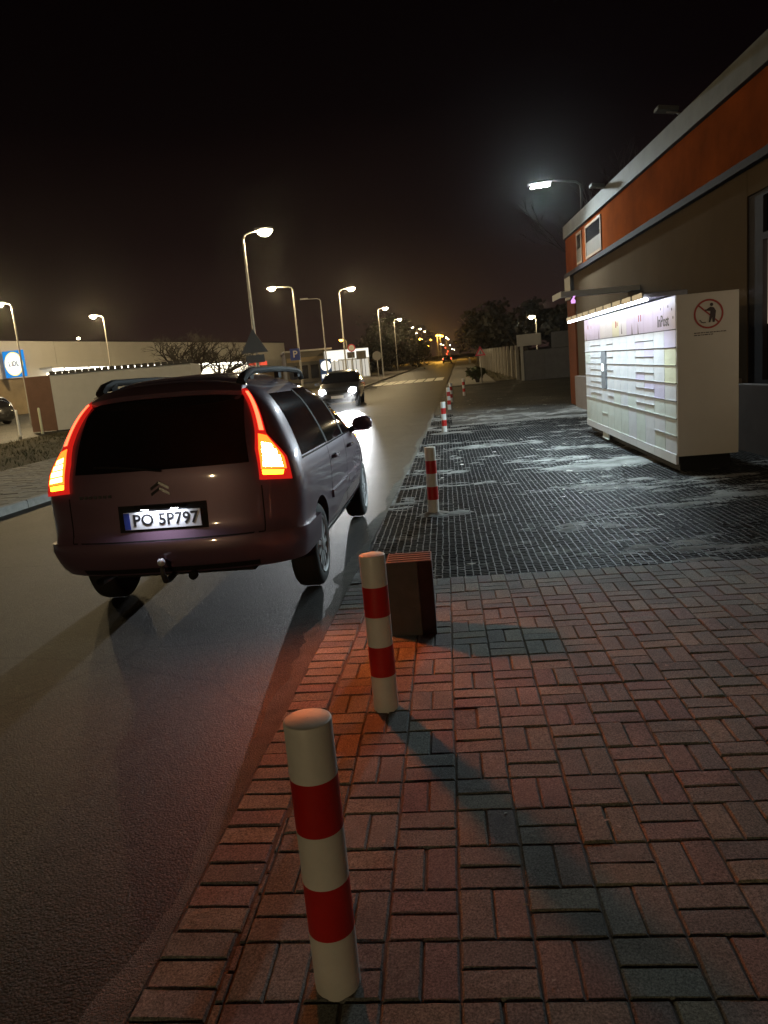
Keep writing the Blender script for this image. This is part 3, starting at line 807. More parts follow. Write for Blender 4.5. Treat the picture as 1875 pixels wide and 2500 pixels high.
# ------------------------------------------------------------------ cars
def pchip(xs, ys):
    xs = np.array(xs, float); ys = np.array(ys, float); h = np.diff(xs); d = np.diff(ys) / h
    m = np.zeros(len(xs))
    for i in range(1, len(xs) - 1):
        if d[i - 1] * d[i] > 0:
            w1, w2 = 2 * h[i] + h[i - 1], h[i] + 2 * h[i - 1]; m[i] = (w1 + w2) / (w1 / d[i - 1] + w2 / d[i])
    m[0], m[-1] = d[0], d[-1]
    def f(x):
        x = min(max(x, xs[0]), xs[-1]); i = min(max(int(np.searchsorted(xs, x)) - 1, 0), len(h) - 1)
        t = (x - xs[i]) / h[i]
        return float(ys[i] * (1 + 2 * t) * (1 - t) ** 2 + h[i] * m[i] * t * (1 - t) ** 2 + ys[i + 1] * t * t * (3 - 2 * t) + h[i] * m[i + 1] * t * t * (t - 1))
    return f
class Shell:
    """car skin as stacked plan outlines; s: 0 rear centre, 1 end of rear corner, 2 start of front corner, 3 front centre (negative: right side)"""
    def __init__(s, rows, nr=2.7, nf=2.3, xm=1.35, crown=.022):
        z = [r[0] for r in rows]
        s.xr, s.xf, s.W, s.Lr, s.Lf = [pchip(z, [r[k] for r in rows]) for k in range(1, 6)]
        s.nr, s.nf, s.xm, s.crown, s.z0, s.z1 = nr, nf, xm, crown, z[0], z[-1]
    def P(s, q, z):
        sg = 1 if q >= 0 else -1; q = abs(q)
        if q > 3: q = 6 - q; sg = -sg
        xr, xf, W, Lr, Lf = s.xr(z), s.xf(z), s.W(z), s.Lr(z), s.Lf(z)
        if q <= 1:
            a = q * math.pi / 2; x = xr + Lr - Lr * math.cos(a) ** (2 / s.nr); y = W * math.sin(a) ** (2 / s.nr)
        elif q <= 2:
            x = xr + Lr + (xf - Lf - xr - Lr) * (q - 1); y = W
        else:
            a = (3 - q) * math.pi / 2; x = xf - Lf + Lf * max(0, math.cos(a)) ** (2 / s.nf); y = W * max(0, math.sin(a)) ** (2 / s.nf)
        y *= 1 - s.crown * ((x - s.xm) / 2.0) ** 2
        return Vector((x, sg * y, z))
    def N(s, q, z):
        e_ = .01
        a = s.P(q + e_, z) - s.P(q - e_, z); c = s.P(q, min(z + e_, s.z1)) - s.P(q, max(z - e_, s.z0))
        n = c.cross(a); return n.normalized() if n.length > 1e-9 else Vector((0, 0, 1))
    def sx(s, x, z, sg=1):
        a, c = s.xr(z) + s.Lr(z), s.xf(z) - s.Lf(z)
        if x < a: t = min(max((a - x) / s.Lr(z), 0), 1); return sg * math.acos(min(1, t ** (s.nr / 2))) / (math.pi / 2)
        if x > c: t = min(max((x - c) / s.Lf(z), 0), 1); return sg * (3 - math.acos(min(1, t ** (s.nf / 2))) / (math.pi / 2))
        return sg * (1 + (x - a) / (c - a))
    def sy(s, y, z):
        t = min(abs(y) / s.W(z), .9999)
        return math.copysign(math.asin(t ** (s.nr / 2)) / (math.pi / 2), y)
    def body(s, name, m, parent, wheels=(), wr=.36, zs=None):
        zs = zs or list(np.concatenate([np.linspace(s.z0, s.z1 - .16, 34), np.linspace(s.z1 - .15, s.z1, 14)]))
        qs = list(np.linspace(0, 1, 13)) + list(np.linspace(1, 2, 22))[1:] + list(np.linspace(2, 3, 13))[1:]
        ring = qs + [-q for q in qs[1:-1]][::-1]; n = len(ring)
        b = MB(); vs = [s.P(q, z) for z in zs for q in ring]
        fs = [(i * n + (k + 1) % n, i * n + k, (i + 1) * n + k, (i + 1) * n + (k + 1) % n) for i in range(len(zs) - 1) for k in range(n)]
        fs = [f[::-1] for f in fs]
        fs += [tuple(range(n)), tuple(range((len(zs) - 1) * n, len(zs) * n))[::-1]]
        b.add(vs, fs); o = b.build(name, [m, MT['gap_black']], parent, True)
        bm_ = bmesh.new(); bm_.from_mesh(o.data); bmesh.ops.recalc_face_normals(bm_, faces=bm_.faces); bm_.to_mesh(o.data); bm_.free()
        for (wx, sd) in wheels:
            c = MB(); c.lathe([(wr, .52), (wr, 1.2)] if sd > 0 else [(wr, -1.2), (wr, -.52)], 40, 'Y', (wx, 0, .33))
            co = c.build('cut', [m, MT['gap_black']]); co.data.polygons.foreach_set('material_index', [1] * len(co.data.polygons))
            bm_ = bmesh.new(); bm_.from_mesh(co.data); bmesh.ops.recalc_face_normals(bm_, faces=bm_.faces); bm_.to_mesh(co.data); bm_.free()
            md = o.modifiers.new('b', 'BOOLEAN'); md.object = co; md.operation = 'DIFFERENCE'; md.solver = 'EXACT'
            pr = o.parent; o.parent = None
            dg = bpy.context.evaluated_depsgraph_get(); me = bpy.data.meshes.new_from_object(o.evaluated_get(dg))
            o.modifiers.clear(); old = o.data; o.data = me; o.parent = pr
            bpy.data.objects.remove(co)
        o.data.shade_smooth(); o.data.set_sharp_from_angle(angle=R(38))
        return o
    def patch(s, name, m, parent, cor, off=.004, n=8, k=6, depth=.012, smooth=True):
        """cor: four (s,z) corners bl, br, tr, tl bilinear, or a function (a,b)->(s,z)"""
        b = MB(); vs = []
        fn = cor if callable(cor) else (lambda a, c: tuple((1 - a) * (1 - c) * cor[0][i] + a * (1 - c) * cor[1][i] + a * c * cor[2][i] + (1 - a) * c * cor[3][i] for i in (0, 1)))
        for j in range(k + 1):
            for i in range(n + 1):
                q, z = fn(i / n, j / k); vs.append(s.P(q, z) + s.N(q, z) * off)
        w_ = n + 1
        fs = [(j * w_ + i, j * w_ + i + 1, (j + 1) * w_ + i + 1, (j + 1) * w_ + i) for j in range(k) for i in range(n)]
        per = [i for i in range(n + 1)] + [j * w_ + n for j in range(1, k + 1)] + [k * w_ + i for i in range(n - 1, -1, -1)] + [j * w_ for j in range(k - 1, 0, -1)]
        base = len(vs)
        for t in per:
            j, i = divmod(t, w_); q, z = fn(i / n, j / k); vs.append(s.P(q, z) + s.N(q, z) * (off - depth))
        m_ = len(per)
        fs += [(per[t], base + t, base + (t + 1) % m_, per[(t + 1) % m_]) for t in range(m_)]
        q_, z_ = fn(.5, .5); k0_ = (k // 2) * w_ + n // 2
        fc = fs[(k // 2) * n + n // 2]; nn_ = (vs[fc[1]] - vs[fc[0]]).cross(vs[fc[2]] - vs[fc[0]])
        if nn_.dot(s.N(q_, z_)) < 0: fs = [f[::-1] for f in fs]
        b.add(vs, fs)
        o = b.build(name, m, parent, smooth)
        if smooth: o.data.set_sharp_from_angle(angle=R(35))
        return o
def add_wheel(parent, x, sd, r=.315, w=.205, yo=.86, rim='alloy', spokes=11):
    """one road wheel: tyre with rim as its child; sd +1 left, -1 right"""
    q = MB(); pr = [(r * .60, -w / 2 + .02), (r * .72, -w / 2), (r * .90, -w / 2 + .004), (r * .975, -w / 2 + .022), (r, -w / 2 + .05), (r, w / 2 - .05), (r * .975, w / 2 - .022), (r * .90, w / 2 - .004), (r * .72, w / 2), (r * .60, w / 2 - .02)]
    q.lathe(pr, 40, 'Y'); ty = q.build('wheel', MT['tyre_rubber'], parent, True, R(50))
    ty.location = (x, sd * (yo - w / 2), r)
    q = MB(); o_ = sd * (w / 2)
    ring = [(r * .70, o_ - sd * .012), (r * .68, o_ + sd * .004), (r * .63, o_ - sd * .004), (r * .60, o_ - sd * .03)]
    q.lathe(ring, 40, 'Y', cap=False)
    q.lathe([(r * .17, o_ - sd * .03), (r * .16, o_ + sd * .0), (r * .08, o_ + sd * .008)], 20, 'Y')
    for k in range(spokes):
        a = 2 * math.pi * k / spokes
        M = Matrix.Rotation(a, 4, 'Y')
        w1, w2 = .013, .026
        v = [(r * .13, -w1), (r * .63, -w2), (r * .63, w2), (r * .13, w1)]
        q.add([M @ Vector((a_, o_ - sd * .012 + sd * .006 * (a_ < .1), c_)) for a_, c_ in v] + [M @ Vector((a_, o_ - sd * .035, c_)) for a_, c_ in v],
              [(0, 1, 2, 3), (0, 4, 5, 1), (2, 6, 7, 3)])
    q.build('rim', MT[rim], ty, True, R(40))
    q = MB(); q.lathe([(r * .62, o_ - sd * .045), (.01, o_ - sd * .045)], 24, 'Y', cap=False); q.build('brake_disc', MT['gap_black'], ty)
    return ty

PIC = [(.27, -.40, 3.40, .76, .40, .70), (.33, -.62, 3.48, .84, .38, .80), (.38, -.80, 3.53, .872, .36, .85), (.45, -.86, 3.56, .888, .36, .85), (.555, -.895, 3.58, .905, .36, .9),
       (.60, -.875, 3.57, .907, .36, .9), (.66, -.845, 3.55, .908, .34, .95), (.80, -.83, 3.44, .915, .33, 1.0), (.90, -.822, 3.26, .912, .32, 1.05), (1.0, -.812, 2.95, .898, .32, 1.0),
       (1.06, -.80, 2.66, .882, .32, .95), (1.2, -.755, 2.36, .826, .31, .85), (1.35, -.675, 2.05, .750, .30, .8), (1.46, -.60, 1.78, .668, .30, .75), (1.54, -.53, 1.52, .570, .31, .7),
       (1.595, -.45, 1.30, .480, .32, .65), (1.632, -.30, 1.05, .41, .34, .6), (1.655, -.02, .85, .29, .32, .5), (1.664, .22, .62, .13, .15, .2)]
def make_mpv():
    S = Shell(PIC)
    t = empty('mpv_car', (0, 0, 0))
    pm = MT['car_plum']
    body = S.body('body', pm, t, [(0, 1), (0, -1), (2.73, 1), (2.73, -1)], .355)
    P = S.patch
    # rear glass, tailgate furniture
    ry = lambda y, z: (S.sy(y, z), z)
    P('rear_window', MT['tint_glass'], t, lambda a, c: ry((.61 - .06 * c) * (1 - 2 * a), 1.055 + .445 * c), .004, 14, 8)
    sp = MB()
    vs = []
    for k in range(13):
        y = -.53 + 1.06 * k / 12; e_ = (abs(y) / .53) ** 3
        z0 = 1.515 - .03 * e_; x0 = S.P(S.sy(y, 1.5), 1.5).x
        vs += [(x0 - .075 + .05 * e_, y, z0), (x0 - .085 + .05 * e_, y, z0 + .03), (x0 + .02, y, z0 + .085 - .02 * e_), (x0 + .16, y, z0 + .10 - .03 * e_), (x0 + .12, y, z0 + .02)]
    sp.add(vs, [(k * 5 + i, k * 5 + (i + 1) % 5, (k + 1) * 5 + (i + 1) % 5, (k + 1) * 5 + i) for k in range(12) for i in range(5)] + [(0, 1, 2, 3, 4), (64, 63, 62, 61, 60)])
    sp.build('spoiler', pm, t, True, R(40))
    # gaps of the tailgate
    for sg in (1, -1):
        P('tailgate_gap', MT['gap_black'], t, lambda a, c: ry(sg * (.675 + .008 * a), .60 + .30 * c), .0012, 1, 8, .003)
    P('tailgate_gap', MT['gap_black'], t, lambda a, c: ry(.675 * (1 - 2 * a), .597 + .008 * c), .0012, 12, 1, .003)
    # bumper, with its top step
    P('rear_bumper', pm, t, lambda a, c: (1.12 * (1 - 2 * a), .385 + .20 * c), .026, 28, 5, .05)
    P('bumper_step', MT['black_trim'], t, lambda a, c: (S.sy(.62 * (1 - 2 * a), .45), .40 + .03 * c), .029, 12, 1, .01)
    P('number_plate_recess', MT['black_trim'], t, lambda a, c: ry(.31 * (1 - 2 * a), .66 + .175 * c), .002, 6, 3, .003)
    # plate
    pl = MB(); xz = S.P(0, .74).x - .010
    pl.box((xz, 0, .735), (.010, .52, .114), ch=0); plo = pl.build('number_plate', MT['plate_white'], t)
    q = MB(); q.box((xz - .0058, .24, .735), (.002, .04, .110)); q.build('plate_band', MT['plate_blue'], plo)
    text('plate_lettering', 'PO 5P797', .108, MT['plate_ink'], plo, frame((xz - .0062, -.022, .735), (0, -1, 0), (-1, 0, 0)), .0008, .0022)
    q = MB(); q.box((xz - .02, 0, .822), (.05, .34, .018), ch=.004); q.build('plate_lamp_bar', MT['black_trim'], t)
    for yy in (.10, -.10):
        q = MB(); q.box((xz - .022, yy, .812), (.02, .05, .006)); pb = q.build('plate_lamp', MT['plate_lamp'], t)
    ld = bpy.data.lights.new('plate_lamp_light', 'AREA'); ld.shape = 'RECTANGLE'; ld.size = .30; ld.size_y = .02; ld.energy = 1.6; ld.color = (.82, .87, 1)
    lo = link('plate_light', ld, t); lo.matrix_local = Matrix.Translation((xz - .030, 0, .806)) @ Matrix.Rotation(R(90), 4, 'Z') @ Matrix.Rotation(R(6), 4, 'X')
    # chevron emblem
    q = MB(); xe = S.P(0, .965).x
    for dz in (0, -.038):
        for sg in (1, -1):
            q.add([(xe - .012, 0, .985 + dz), (xe - .006, sg * .062, .945 + dz), (xe - .006, sg * .062, .925 + dz), (xe - .012, 0, .965 + dz),
                   (xe + .01, 0, .985 + dz), (xe + .014, sg * .062, .945 + dz), (xe + .014, sg * .062, .925 + dz), (xe + .01, 0, .965 + dz)],
                  [(0, 1, 2, 3) if sg < 0 else (3, 2, 1, 0), (0, 4, 5, 1), (3, 2, 6, 7), (1, 5, 6, 2)])
    q.build('emblem', MT['chrome'], t)
    q = MB()
    for k in range(7): q.box((S.P(S.sy(.56 - .035 * k, .90), .90).x - .004, .56 - .035 * k, .905), (.004, .022, .02))
    q.build('badge', MT['chrome'], t)
    # tail lamps
    for sg in (1, -1):
        lens = P('tail_lamp', MT['red_lens'], t, [(sg * .46, .935), (sg * .74, .915), (sg * .74, 1.06), (sg * .48, 1.13)], .026, 12, 6, .045)
        P('lamp_point', MT['red_lens'], lens, [(sg * .48, 1.13), (sg * .74, 1.06), (sg * .62, 1.215), (sg * .53, 1.245)], .026, 8, 5, .045)
        P('lamp_stick', MT['red_lens'], lens, [(sg * .53, 1.245), (sg * .62, 1.215), (sg * .672, 1.505), (sg * .60, 1.51)], .026, 4, 8, .045)
        P('reflector_element', MT['lamp_reflector'], lens, [(sg * .485, 1.00), (sg * .70, .985), (sg * .705, 1.055), (sg * .505, 1.12)], .029, 8, 4, .004)
        P('reflector_element', MT['lamp_reflector'], lens, [(sg * .505, 1.122), (sg * .705, 1.057), (sg * .615, 1.20), (sg * .545, 1.218)], .029, 6, 4, .004)
        for z0_, z1_, a0, a1 in ((1.012, 1.040, .505, .665), (1.050, 1.082, .515, .665), (1.092, 1.120, .525, .650), (1.130, 1.158, .538, .625)):
            P('brake_element', MT['lamp_brake'] if sg < 0 else MT['lamp_brake_left'], lens, [(sg * a0, z0_ + .004), (sg * a1, z0_ - .012), (sg * a1, z1_ - .014), (sg * (a0 + .008), z1_ + .004)], .033, 5, 2, .004)
        P('indicator_element', MT['lamp_amber'], lens, [(sg * .49, .965), (sg * .65, .952), (sg * .67, .980), (sg * .49, .995)], .030, 6, 3, .004)
        P('stick_element', MT['lamp_tail_stick'], lens, [(sg * .565, 1.240), (sg * .605, 1.235), (sg * .650, 1.485), (sg * .618, 1.487)], .030, 3, 8, .004)
    # side glass
    xx = lambda x, z, sg: (S.sx(x, z, sg), z)
    def side(name, m, x0b, x1b, x0t, x1t, zb, ztp, sg, off=.004, n=8, k=6, depth=.012):
        f_ = lambda a, c: xx((x0b + (x1b - x0b) * (a if sg > 0 else 1 - a)) * (1 - c) + (x0t + (x1t - x0t) * (a if sg > 0 else 1 - a)) * c, zb + (ztp - zb) * c, sg)
        return P(name, m, t, f_, off, n, k, depth)
    for sg in (1, -1):
        side('side_window', MT['tint_glass'], -.40, .50, -.22, .52, 1.04, 1.475, sg)
        side('side_window', MT['tint_glass'], .60, 1.36, .60, 1.28, 1.035, 1.49, sg)
        side('side_window', MT['tint_glass'], 1.45, 2.18, 1.37, 1.78, 1.03, 1.485, sg)
        side('quarter_window', MT['tint_glass'], 2.24, 2.60, 1.86, 1.90, 1.02, 1.43, sg)
        side('window_seal', MT['chrome'], -.42, 2.6, -.42, 2.6, 1.018, 1.032, sg, .005, 20, 1, .006)
        side('pillar_trim', MT['black_trim'], .52, .585, .535, .585, 1.035, 1.48, sg, .005, 1, 6)
        side('pillar_trim', MT['black_trim'], 1.375, 1.435, 1.295, 1.355, 1.035, 1.485, sg, .005, 1, 6)
        for x0, zb in ((.52, .62), (1.40, .33), (2.42, .40)):
            side('door_gap', MT['gap_black'], x0, x0 + .007, x0, x0 + .007, zb, 1.012, sg, .0012, 1, 8, .003)
        side('sill_gap', MT['gap_black'], .40, 2.42, .40, 2.42, .315, .323, sg, .0012, 16, 1, .003)
        side('side_moulding', pm, .50, 1.385, .50, 1.385, .585, .645, sg, .016, 8, 2, .03)
        side('side_moulding', pm, 1.415, 2.30, 1.415, 2.30, .585, .645, sg, .016, 8, 2, .03)
        side('sill', MT['black_trim'], .42, 2.33, .42, 2.33, .235, .30, sg, .012, 8, 2, .03)
        for hx in (.62, 1.52):
            q = MB(); z = .905
            y = S.P(S.sx(hx + .09, z, sg), z).y
            q.tube([(hx, y - sg * .01, z), (hx + .02, y + sg * .028, z + .004), (hx + .16, y + sg * .03, z + .006), (hx + .185, y - sg * .01, z + .004)], [.012, .014, .014, .012], 8)
            q.build('door_handle', pm, t, True)
            side('handle_cup', MT['gap_black'], hx + .03, hx + .15, hx + .03, hx + .15, .885, .925, sg, .001, 3, 2, .003)
        # door mirror
        q = MB(); mx_, my_, mz_ = 2.10, sg * 1.005, 1.075
        vs = []; nn = 12
        for (dx, sc_) in ((-.055, .80), (-.04, .98), (0, 1), (.05, .88), (.085, .55), (.095, .1)):
            for k in range(nn):
                a = 2 * math.pi * k / nn; ca_, sa_ = math.cos(a), math.sin(a)
                vs.append((mx_ + dx, my_ + .105 * sc_ * math.copysign(abs(ca_) ** .75, ca_), mz_ + .075 * sc_ * math.copysign(abs(sa_) ** .75, sa_)))
        q.add(vs, [(i * nn + k, i * nn + (k + 1) % nn, (i + 1) * nn + (k + 1) % nn, (i + 1) * nn + k) for i in range(5) for k in range(nn)] + [tuple(range(nn)), tuple(range(5 * nn, 6 * nn))])
        mo = q.build('door_mirror', pm, t, True, R(50))
        q = MB(); q.tube([(mx_ + .02, sg * .87, 1.02), (mx_ + .02, sg * .96, 1.035)], .03, 8); q.build('mirror_arm', MT['black_trim'], mo, True)
        q = MB(); q.box((mx_ - .052, my_, mz_), (.004, .165, .115)); q.build('mirror_glass', MT['mirror_glass'], mo)
        q = MB(); zq = .93; xq = 2.50; yq = S.P(S.sx(xq, zq, sg), zq).y
        q.box((xq, yq + sg * .006, zq), (.07, .014, .03), ch=.005); q.build('side_repeater', MT['lamp_repeater'], t)
        # roof rail
        q = MB()
        def rp(x):
            z = 1.625; return (x, sg * .545 * (1 - .02 * ((x - 1) / 1) ** 2), z)
        pts = [(-.40, sg * .505, 1.57), (-.32, sg * .51, 1.615), (-.16, sg * .518, 1.646)] + [(-.16 + 1.7 * k / 8, sg * (.518 + .012 * math.sin(math.pi * k / 8)), 1.646 + .014 * math.sin(math.pi * k / 8)) for k in range(1, 8)] + [(1.54, sg * .516, 1.635), (1.66, sg * .51, 1.585)]
        q.tube(pts, [.034, .032, .027] + [.024] * (len(pts) - 5) + [.027, .03], 8)
        for x in (-.18, .70, 1.48):
            q.box((x, sg * .512, 1.625), (.10, .035, .07), ch=.01)
        q.build('roof_rail', MT['black_trim'], t, True, R(45))
        # front lamps
        P('headlamp', MT['chrome'], t, [(sg * 2.35, .70), (sg * 2.74, .66), (sg * 2.72, .76), (sg * 2.30, .86)], .006, 6, 3)
        add_wheel(t, 0, sg, yo=.885); add_wheel(t, 2.73, sg, yo=.885)
    P('windscreen', MT['tint_glass'], t, lambda a, c: (2.14 + (6 - 2 * 2.14) * a, 1.075 + .42 * c), .004, 16, 8)
    P('grille', MT['black_trim'], t, lambda a, c: (2.72 + .56 * a, .42 + .20 * c), .006, 8, 3)
    # wiper
    q = MB(); zz = 1.10
    q.tube([(S.P(S.sy(-.02, 1.05), 1.05).x - .02, -.02, 1.05), (S.P(S.sy(.2, 1.09), 1.09).x - .022, .22, 1.085), (S.P(S.sy(.42, 1.11), 1.11).x - .016, .44, 1.10)], .008, 6)
    q.build('rear_wiper', MT['black_trim'], t, True)
    # exhaust shield, axle, tow bar
    q = MB(); q.box((-.38, 0, .33), (.4, 1.0, .08)); q.box((.0, 0, .29), (.10, 1.4, .10)); q.box((1.3, 0, .26), (2.0, 1.1, .04)); q.build('underbody', MT['gap_black'], t)
    q = MB()
    q.tube([(-.70, 0, .36), (-.86, 0, .335), (-.935, 0, .345), (-.962, 0, .39), (-.965, 0, .45)], [.022, .022, .02, .017, .014], 10)
    tb = q.build('tow_bar', MT['pole_dark'], t, True)
    q = MB(); q.lathe([(.001, -.027)] + [(.026 * math.sin(math.pi * k / 8), -.026 * math.cos(math.pi * k / 8)) for k in range(1, 8)] + [(.001, .026)], 16, c=(-.965, 0, .475)); q.build('tow_ball', MT['alloy'], tb, True)
    q = MB(); q.lathe([(.03, -.03), (.03, .0), (.02, .004)], 12, 'X', c=(-.84, -.16, .35)); q.build('socket', MT['black_trim'], t, True)
    q = MB(); q.lathe([(.028, -.74), (.028, -.5)], 12, 'X', c=(0, .55, .31), cap=False); q.build('exhaust_pipe', MT['steel_galv'], t, True)
    return t
CAR_YAW = R(6.0)
mpv = make_mpv()
mpv.location = (-1.36, 5.62, -.012); mpv.rotation_euler = (0, 0, math.pi / 2 - CAR_YAW)
tag(mpv, 'dark plum people carrier seen from behind with glowing brake lamps and tow ball', 'car')

HATCH = [(.20, -.55, 3.10, .74, .4, .6), (.30, -.74, 3.32, .82, .4, .75), (.45, -.80, 3.42, .87, .38, .8), (.62, -.80, 3.42, .89, .36, .8), (.80, -.78, 3.30, .90, .34, .85),
         (.90, -.76, 3.00, .885, .34, .9), (.97, -.74, 2.45, .865, .34, .9), (1.05, -.70, 2.20, .83, .33, .85), (1.2, -.58, 1.86, .77, .32, .75), (1.35, -.40, 1.50, .69, .32, .7), (1.43, -.22, 1.22, .60, .32, .6),
         (1.475, .0, .98, .46, .3, .5), (1.495, .3, .70, .2, .2, .2)]
def make_hatch(paint, name='hatchback', lamps_on=False, hs=1.0):
    S = Shell([(r[0] * hs,) + r[1:] for r in HATCH], xm=1.25)
    H = hs
    t = empty(name, (0, 0, 0)); P = S.patch
    S.body('body', paint, t, [(0, 1), (0, -1), (2.58, 1), (2.58, -1)], .345)
    P('windscreen', MT['tint_glass'], t, lambda a, c: (2.12 + (6 - 4.24) * a, (1.0 + .40 * c) * H), .004, 12, 6)
    P('rear_window', MT['tint_glass'], t, lambda a, c: (.75 * (1 - 2 * a), (1.0 + .36 * c) * H), .004, 12, 6)
    P('grille', MT['black_trim'], t, lambda a, c: (2.70 + .60 * a, .60 + .13 * c), .006, 8, 2)
    P('lower_grille', MT['black_trim'], t, lambda a, c: (2.60 + .80 * a, .28 + .14 * c), .006, 8, 2)
    pf = MB(); xf = S.P(3, .48).x + .014; pf.box((xf, 0, .48), (.012, .52, .11)); pf.build('number_plate', MT['plate_white'], t)
    for sg in (1, -1):
        for (a0, a1, b0, b1) in ((-.05, .60, .05, .62), (.68, 1.42, .68, 1.30), (1.50, 2.25, 1.38, 1.70)):
            f_ = lambda a, c: (S.sx((a0 + (a1 - a0) * (a if sg > 0 else 1 - a)) * (1 - c) + (b0 + (b1 - b0) * (a if sg > 0 else 1 - a)) * c, (.98 + .38 * c) * H, sg), (.98 + .38 * c) * H)
            P('side_window', MT['tint_glass'], t, f_, .004, 6, 4)
        lens = P('headlamp', MT['headlamp_lit'] if lamps_on else MT['chrome'], t, [(sg * 2.38, .66), (sg * 2.68, .64), (sg * 2.66, .76), (sg * 2.32, .80)], .006, 6, 3)
        if lamps_on:
            q = MB(); c = S.P(sg * 2.52, .70) + S.N(sg * 2.52, .70) * .02
            q.lathe([(.001, .04), (.07, .03), (.105, 0)], 16, 'X', c=(c.x, c.y, c.z), cap=False); q.v = [(x_, c.y + (y_ - c.y) * 1.35, c.z + (z_ - c.z) * 1.2) for x_, y_, z_ in q.v]; q.build('lamp_bulb', MT['headlamp'], lens, True)
            ld = bpy.data.lights.new('headlamp_beam', 'SPOT'); ld.energy = 90000 if sg > 0 else 16000; ld.color = (.93, .97, 1); ld.spot_size = R(19); ld.spot_blend = 1; ld.shadow_soft_size = .06
            lo = link('beam', ld, lens); lo.location = (c.x + .12, c.y, c.z)
            d = Vector((1, 0, -.15)); lo.rotation_euler = d.to_track_quat('-Z', 'Y').to_euler()
        P('tail_lamp', MT['red_lens'] if lamps_on else MT['print_red'], t, [(sg * .62, .72), (sg * 1.0, .72), (sg * .98, .92), (sg * .64, .94)], .006, 4, 3)
        q = MB(); q.box((2.0, sg * .98, 1.0 * H), (.10, .20, .13), ch=.03); q.build('door_mirror', paint, t)
        add_wheel(t, 0, sg, r=.31, yo=.87, spokes=5); add_wheel(t, 2.58, sg, r=.31, yo=.87, spokes=5)
    return t
onc = make_hatch(MT['car_grey'], 'oncoming_car', True, 1.03)
onc.location = (-1.30, 34.6, zt(34.6) - .012); onc.rotation_euler = (0, 0, -math.pi / 2 - R(3.5)); onc.rotation_euler[1] = .021
tag(onc, 'dark grey hatchback driving towards the camera with dazzling headlamps', 'car')

# ------------------------------------------------------------------ street lamps
def street_lamp(x, y, H_, arm, a_az, label, kind, power=0, double=False, lens='lens_warm', base=None, group='street lamps along the road', steel='steel_galv', rp_=.075):
    z0 = zt(y) if base is None else base
    t = empty('street_lamp', (x, y, z0))
    tag(t, label, 'street lamp', group)
    q = MB(); q.tube([(0, 0, -.2), (0, 0, 1.0), (0, 0, 1.02), (0, 0, H_)], [rp_, rp_, rp_ * .82, rp_ * .5], 10); q.build('pole', MT[steel], t, True, R(40))
    dirs = [a_az, a_az + math.pi] if double else [a_az]
    for k, az in enumerate(dirs):
        dx, dy = math.cos(az), math.sin(az)
        q = MB(); q.tube([(0, 0, H_ - .05), (dx * .06, dy * .06, H_ + .10), (dx * .25, dy * .25, H_ + .17), (dx * arm, dy * arm, H_ + .20)], [rp_ * .5, rp_ * .45, .03, .025], 8); q.build('arm', MT[steel], t, True)
        q = MB(); M = Matrix.Translation((dx * (arm + .22), dy * (arm + .22), H_ + .215)) @ Matrix.Rotation(az, 4, 'Z')
        q.box((0, 0, .02), (.62, .26, .09), M=M, ch=.03); hd = q.build('lamp_head', MT[steel], t)
        if kind == 'on':
            q = MB(); q.lathe([(.001, -1)] + [(math.sin(math.pi / 2 * k_ / 5), -math.cos(math.pi / 2 * k_ / 5)) for k_ in range(1, 6)], 16, cap=False)
            q.v = [M @ Vector((.02 + x_ * .25, y_ * .17, -.02 + z_ * .19)) for x_, y_, z_ in q.v]; q.build('lens', MT[lens], hd, True)
    if power:
        ld = bpy.data.lights.new('street_light', 'POINT'); ld.energy = power * .42; ld.color = (1, .74, .38) if lens != 'lens_sodium' else (1, .5, .1); ld.shadow_soft_size = .08
        lo = link('light', ld, t); dx, dy = math.cos(a_az), math.sin(a_az); lo.location = (dx * (arm + .24), dy * (arm + .24), H_ - .03)
    return t
street_lamp(-3.87, 26, 6.18, .50, 0, 'tallest lit street lamp, with a warning sign on its pole', 'on', 800)
street_lamp(-1.64, 50, 6.35, .55, 0, 'lit street lamp with its arm to the right, rising past the lit shop front', 'on', 4200)
street_lamp(1.17, 75, 6.55, .50, 0, 'lit street lamp standing by dark bushes right of the oncoming car', 'on', 4600)
street_lamp(3.52, 100, 6.6, .50, 0, 'lit street lamp with the pale slim pole left of the crossing', 'on', 4600)
street_lamp(-4.45, 48, 6.6, 1.05, math.pi, 'lit lamp with its arm to the left by the parking sign', 'on', 2400)
street_lamp(-3.48, 60, 6.75, 1.05, math.pi, 'unlit lamp on a thin grey pole between the lit lamps', 'off')
street_lamp(-18.3, 40, 6.2, .42, math.pi, 'lit lamp post at the left edge in front of the blue store sign', 'on', 8000)
street_lamp(-10.3, -26, 6.3, .6, 0, 'unseen lit street lamp added farther back along the road, behind the viewpoint', 'on', 8500)  # unseen lamp, added to light the bollards and the car's rear
street_lamp(-17.8, 24.5, 6.2, .42, math.pi, 'lit car park lamp beyond the left edge, in front of the container', 'on', 4300)
street_lamp(-18.8, 55, 6.5, .48, math.pi, 'lit car park lamp halfway between the store sign and the bare tree', 'on', 10000)
for i, (x, y, H_, lab) in enumerate(((6.9, 130, 6.6, 'far street lamp just above the pale pole lamp'), (9.6, 150, 6.9, 'far street lamp standing before the dark hedge'), (12.5, 178, 7.2, 'far street lamp with a slanting bright head'), (13.6, 205, 6.0, 'faint far street lamp low among the bushes'))):
    street_lamp(x, y, H_, .5, 0, lab, 'on', 900 if i < 2 else 0, lens='lens_far')
street_lamp(-2.5, 85, 4.2, .3, math.pi, 'orange sodium lamp above the lit kiosk', 'on', 120, lens='lens_sodium')
street_lamp(13.75, 62, 4.0, .10, math.pi, 'lit lamp above the blue grey wall on the right', 'on', 500, lens='lens_warm', base=zt(62))

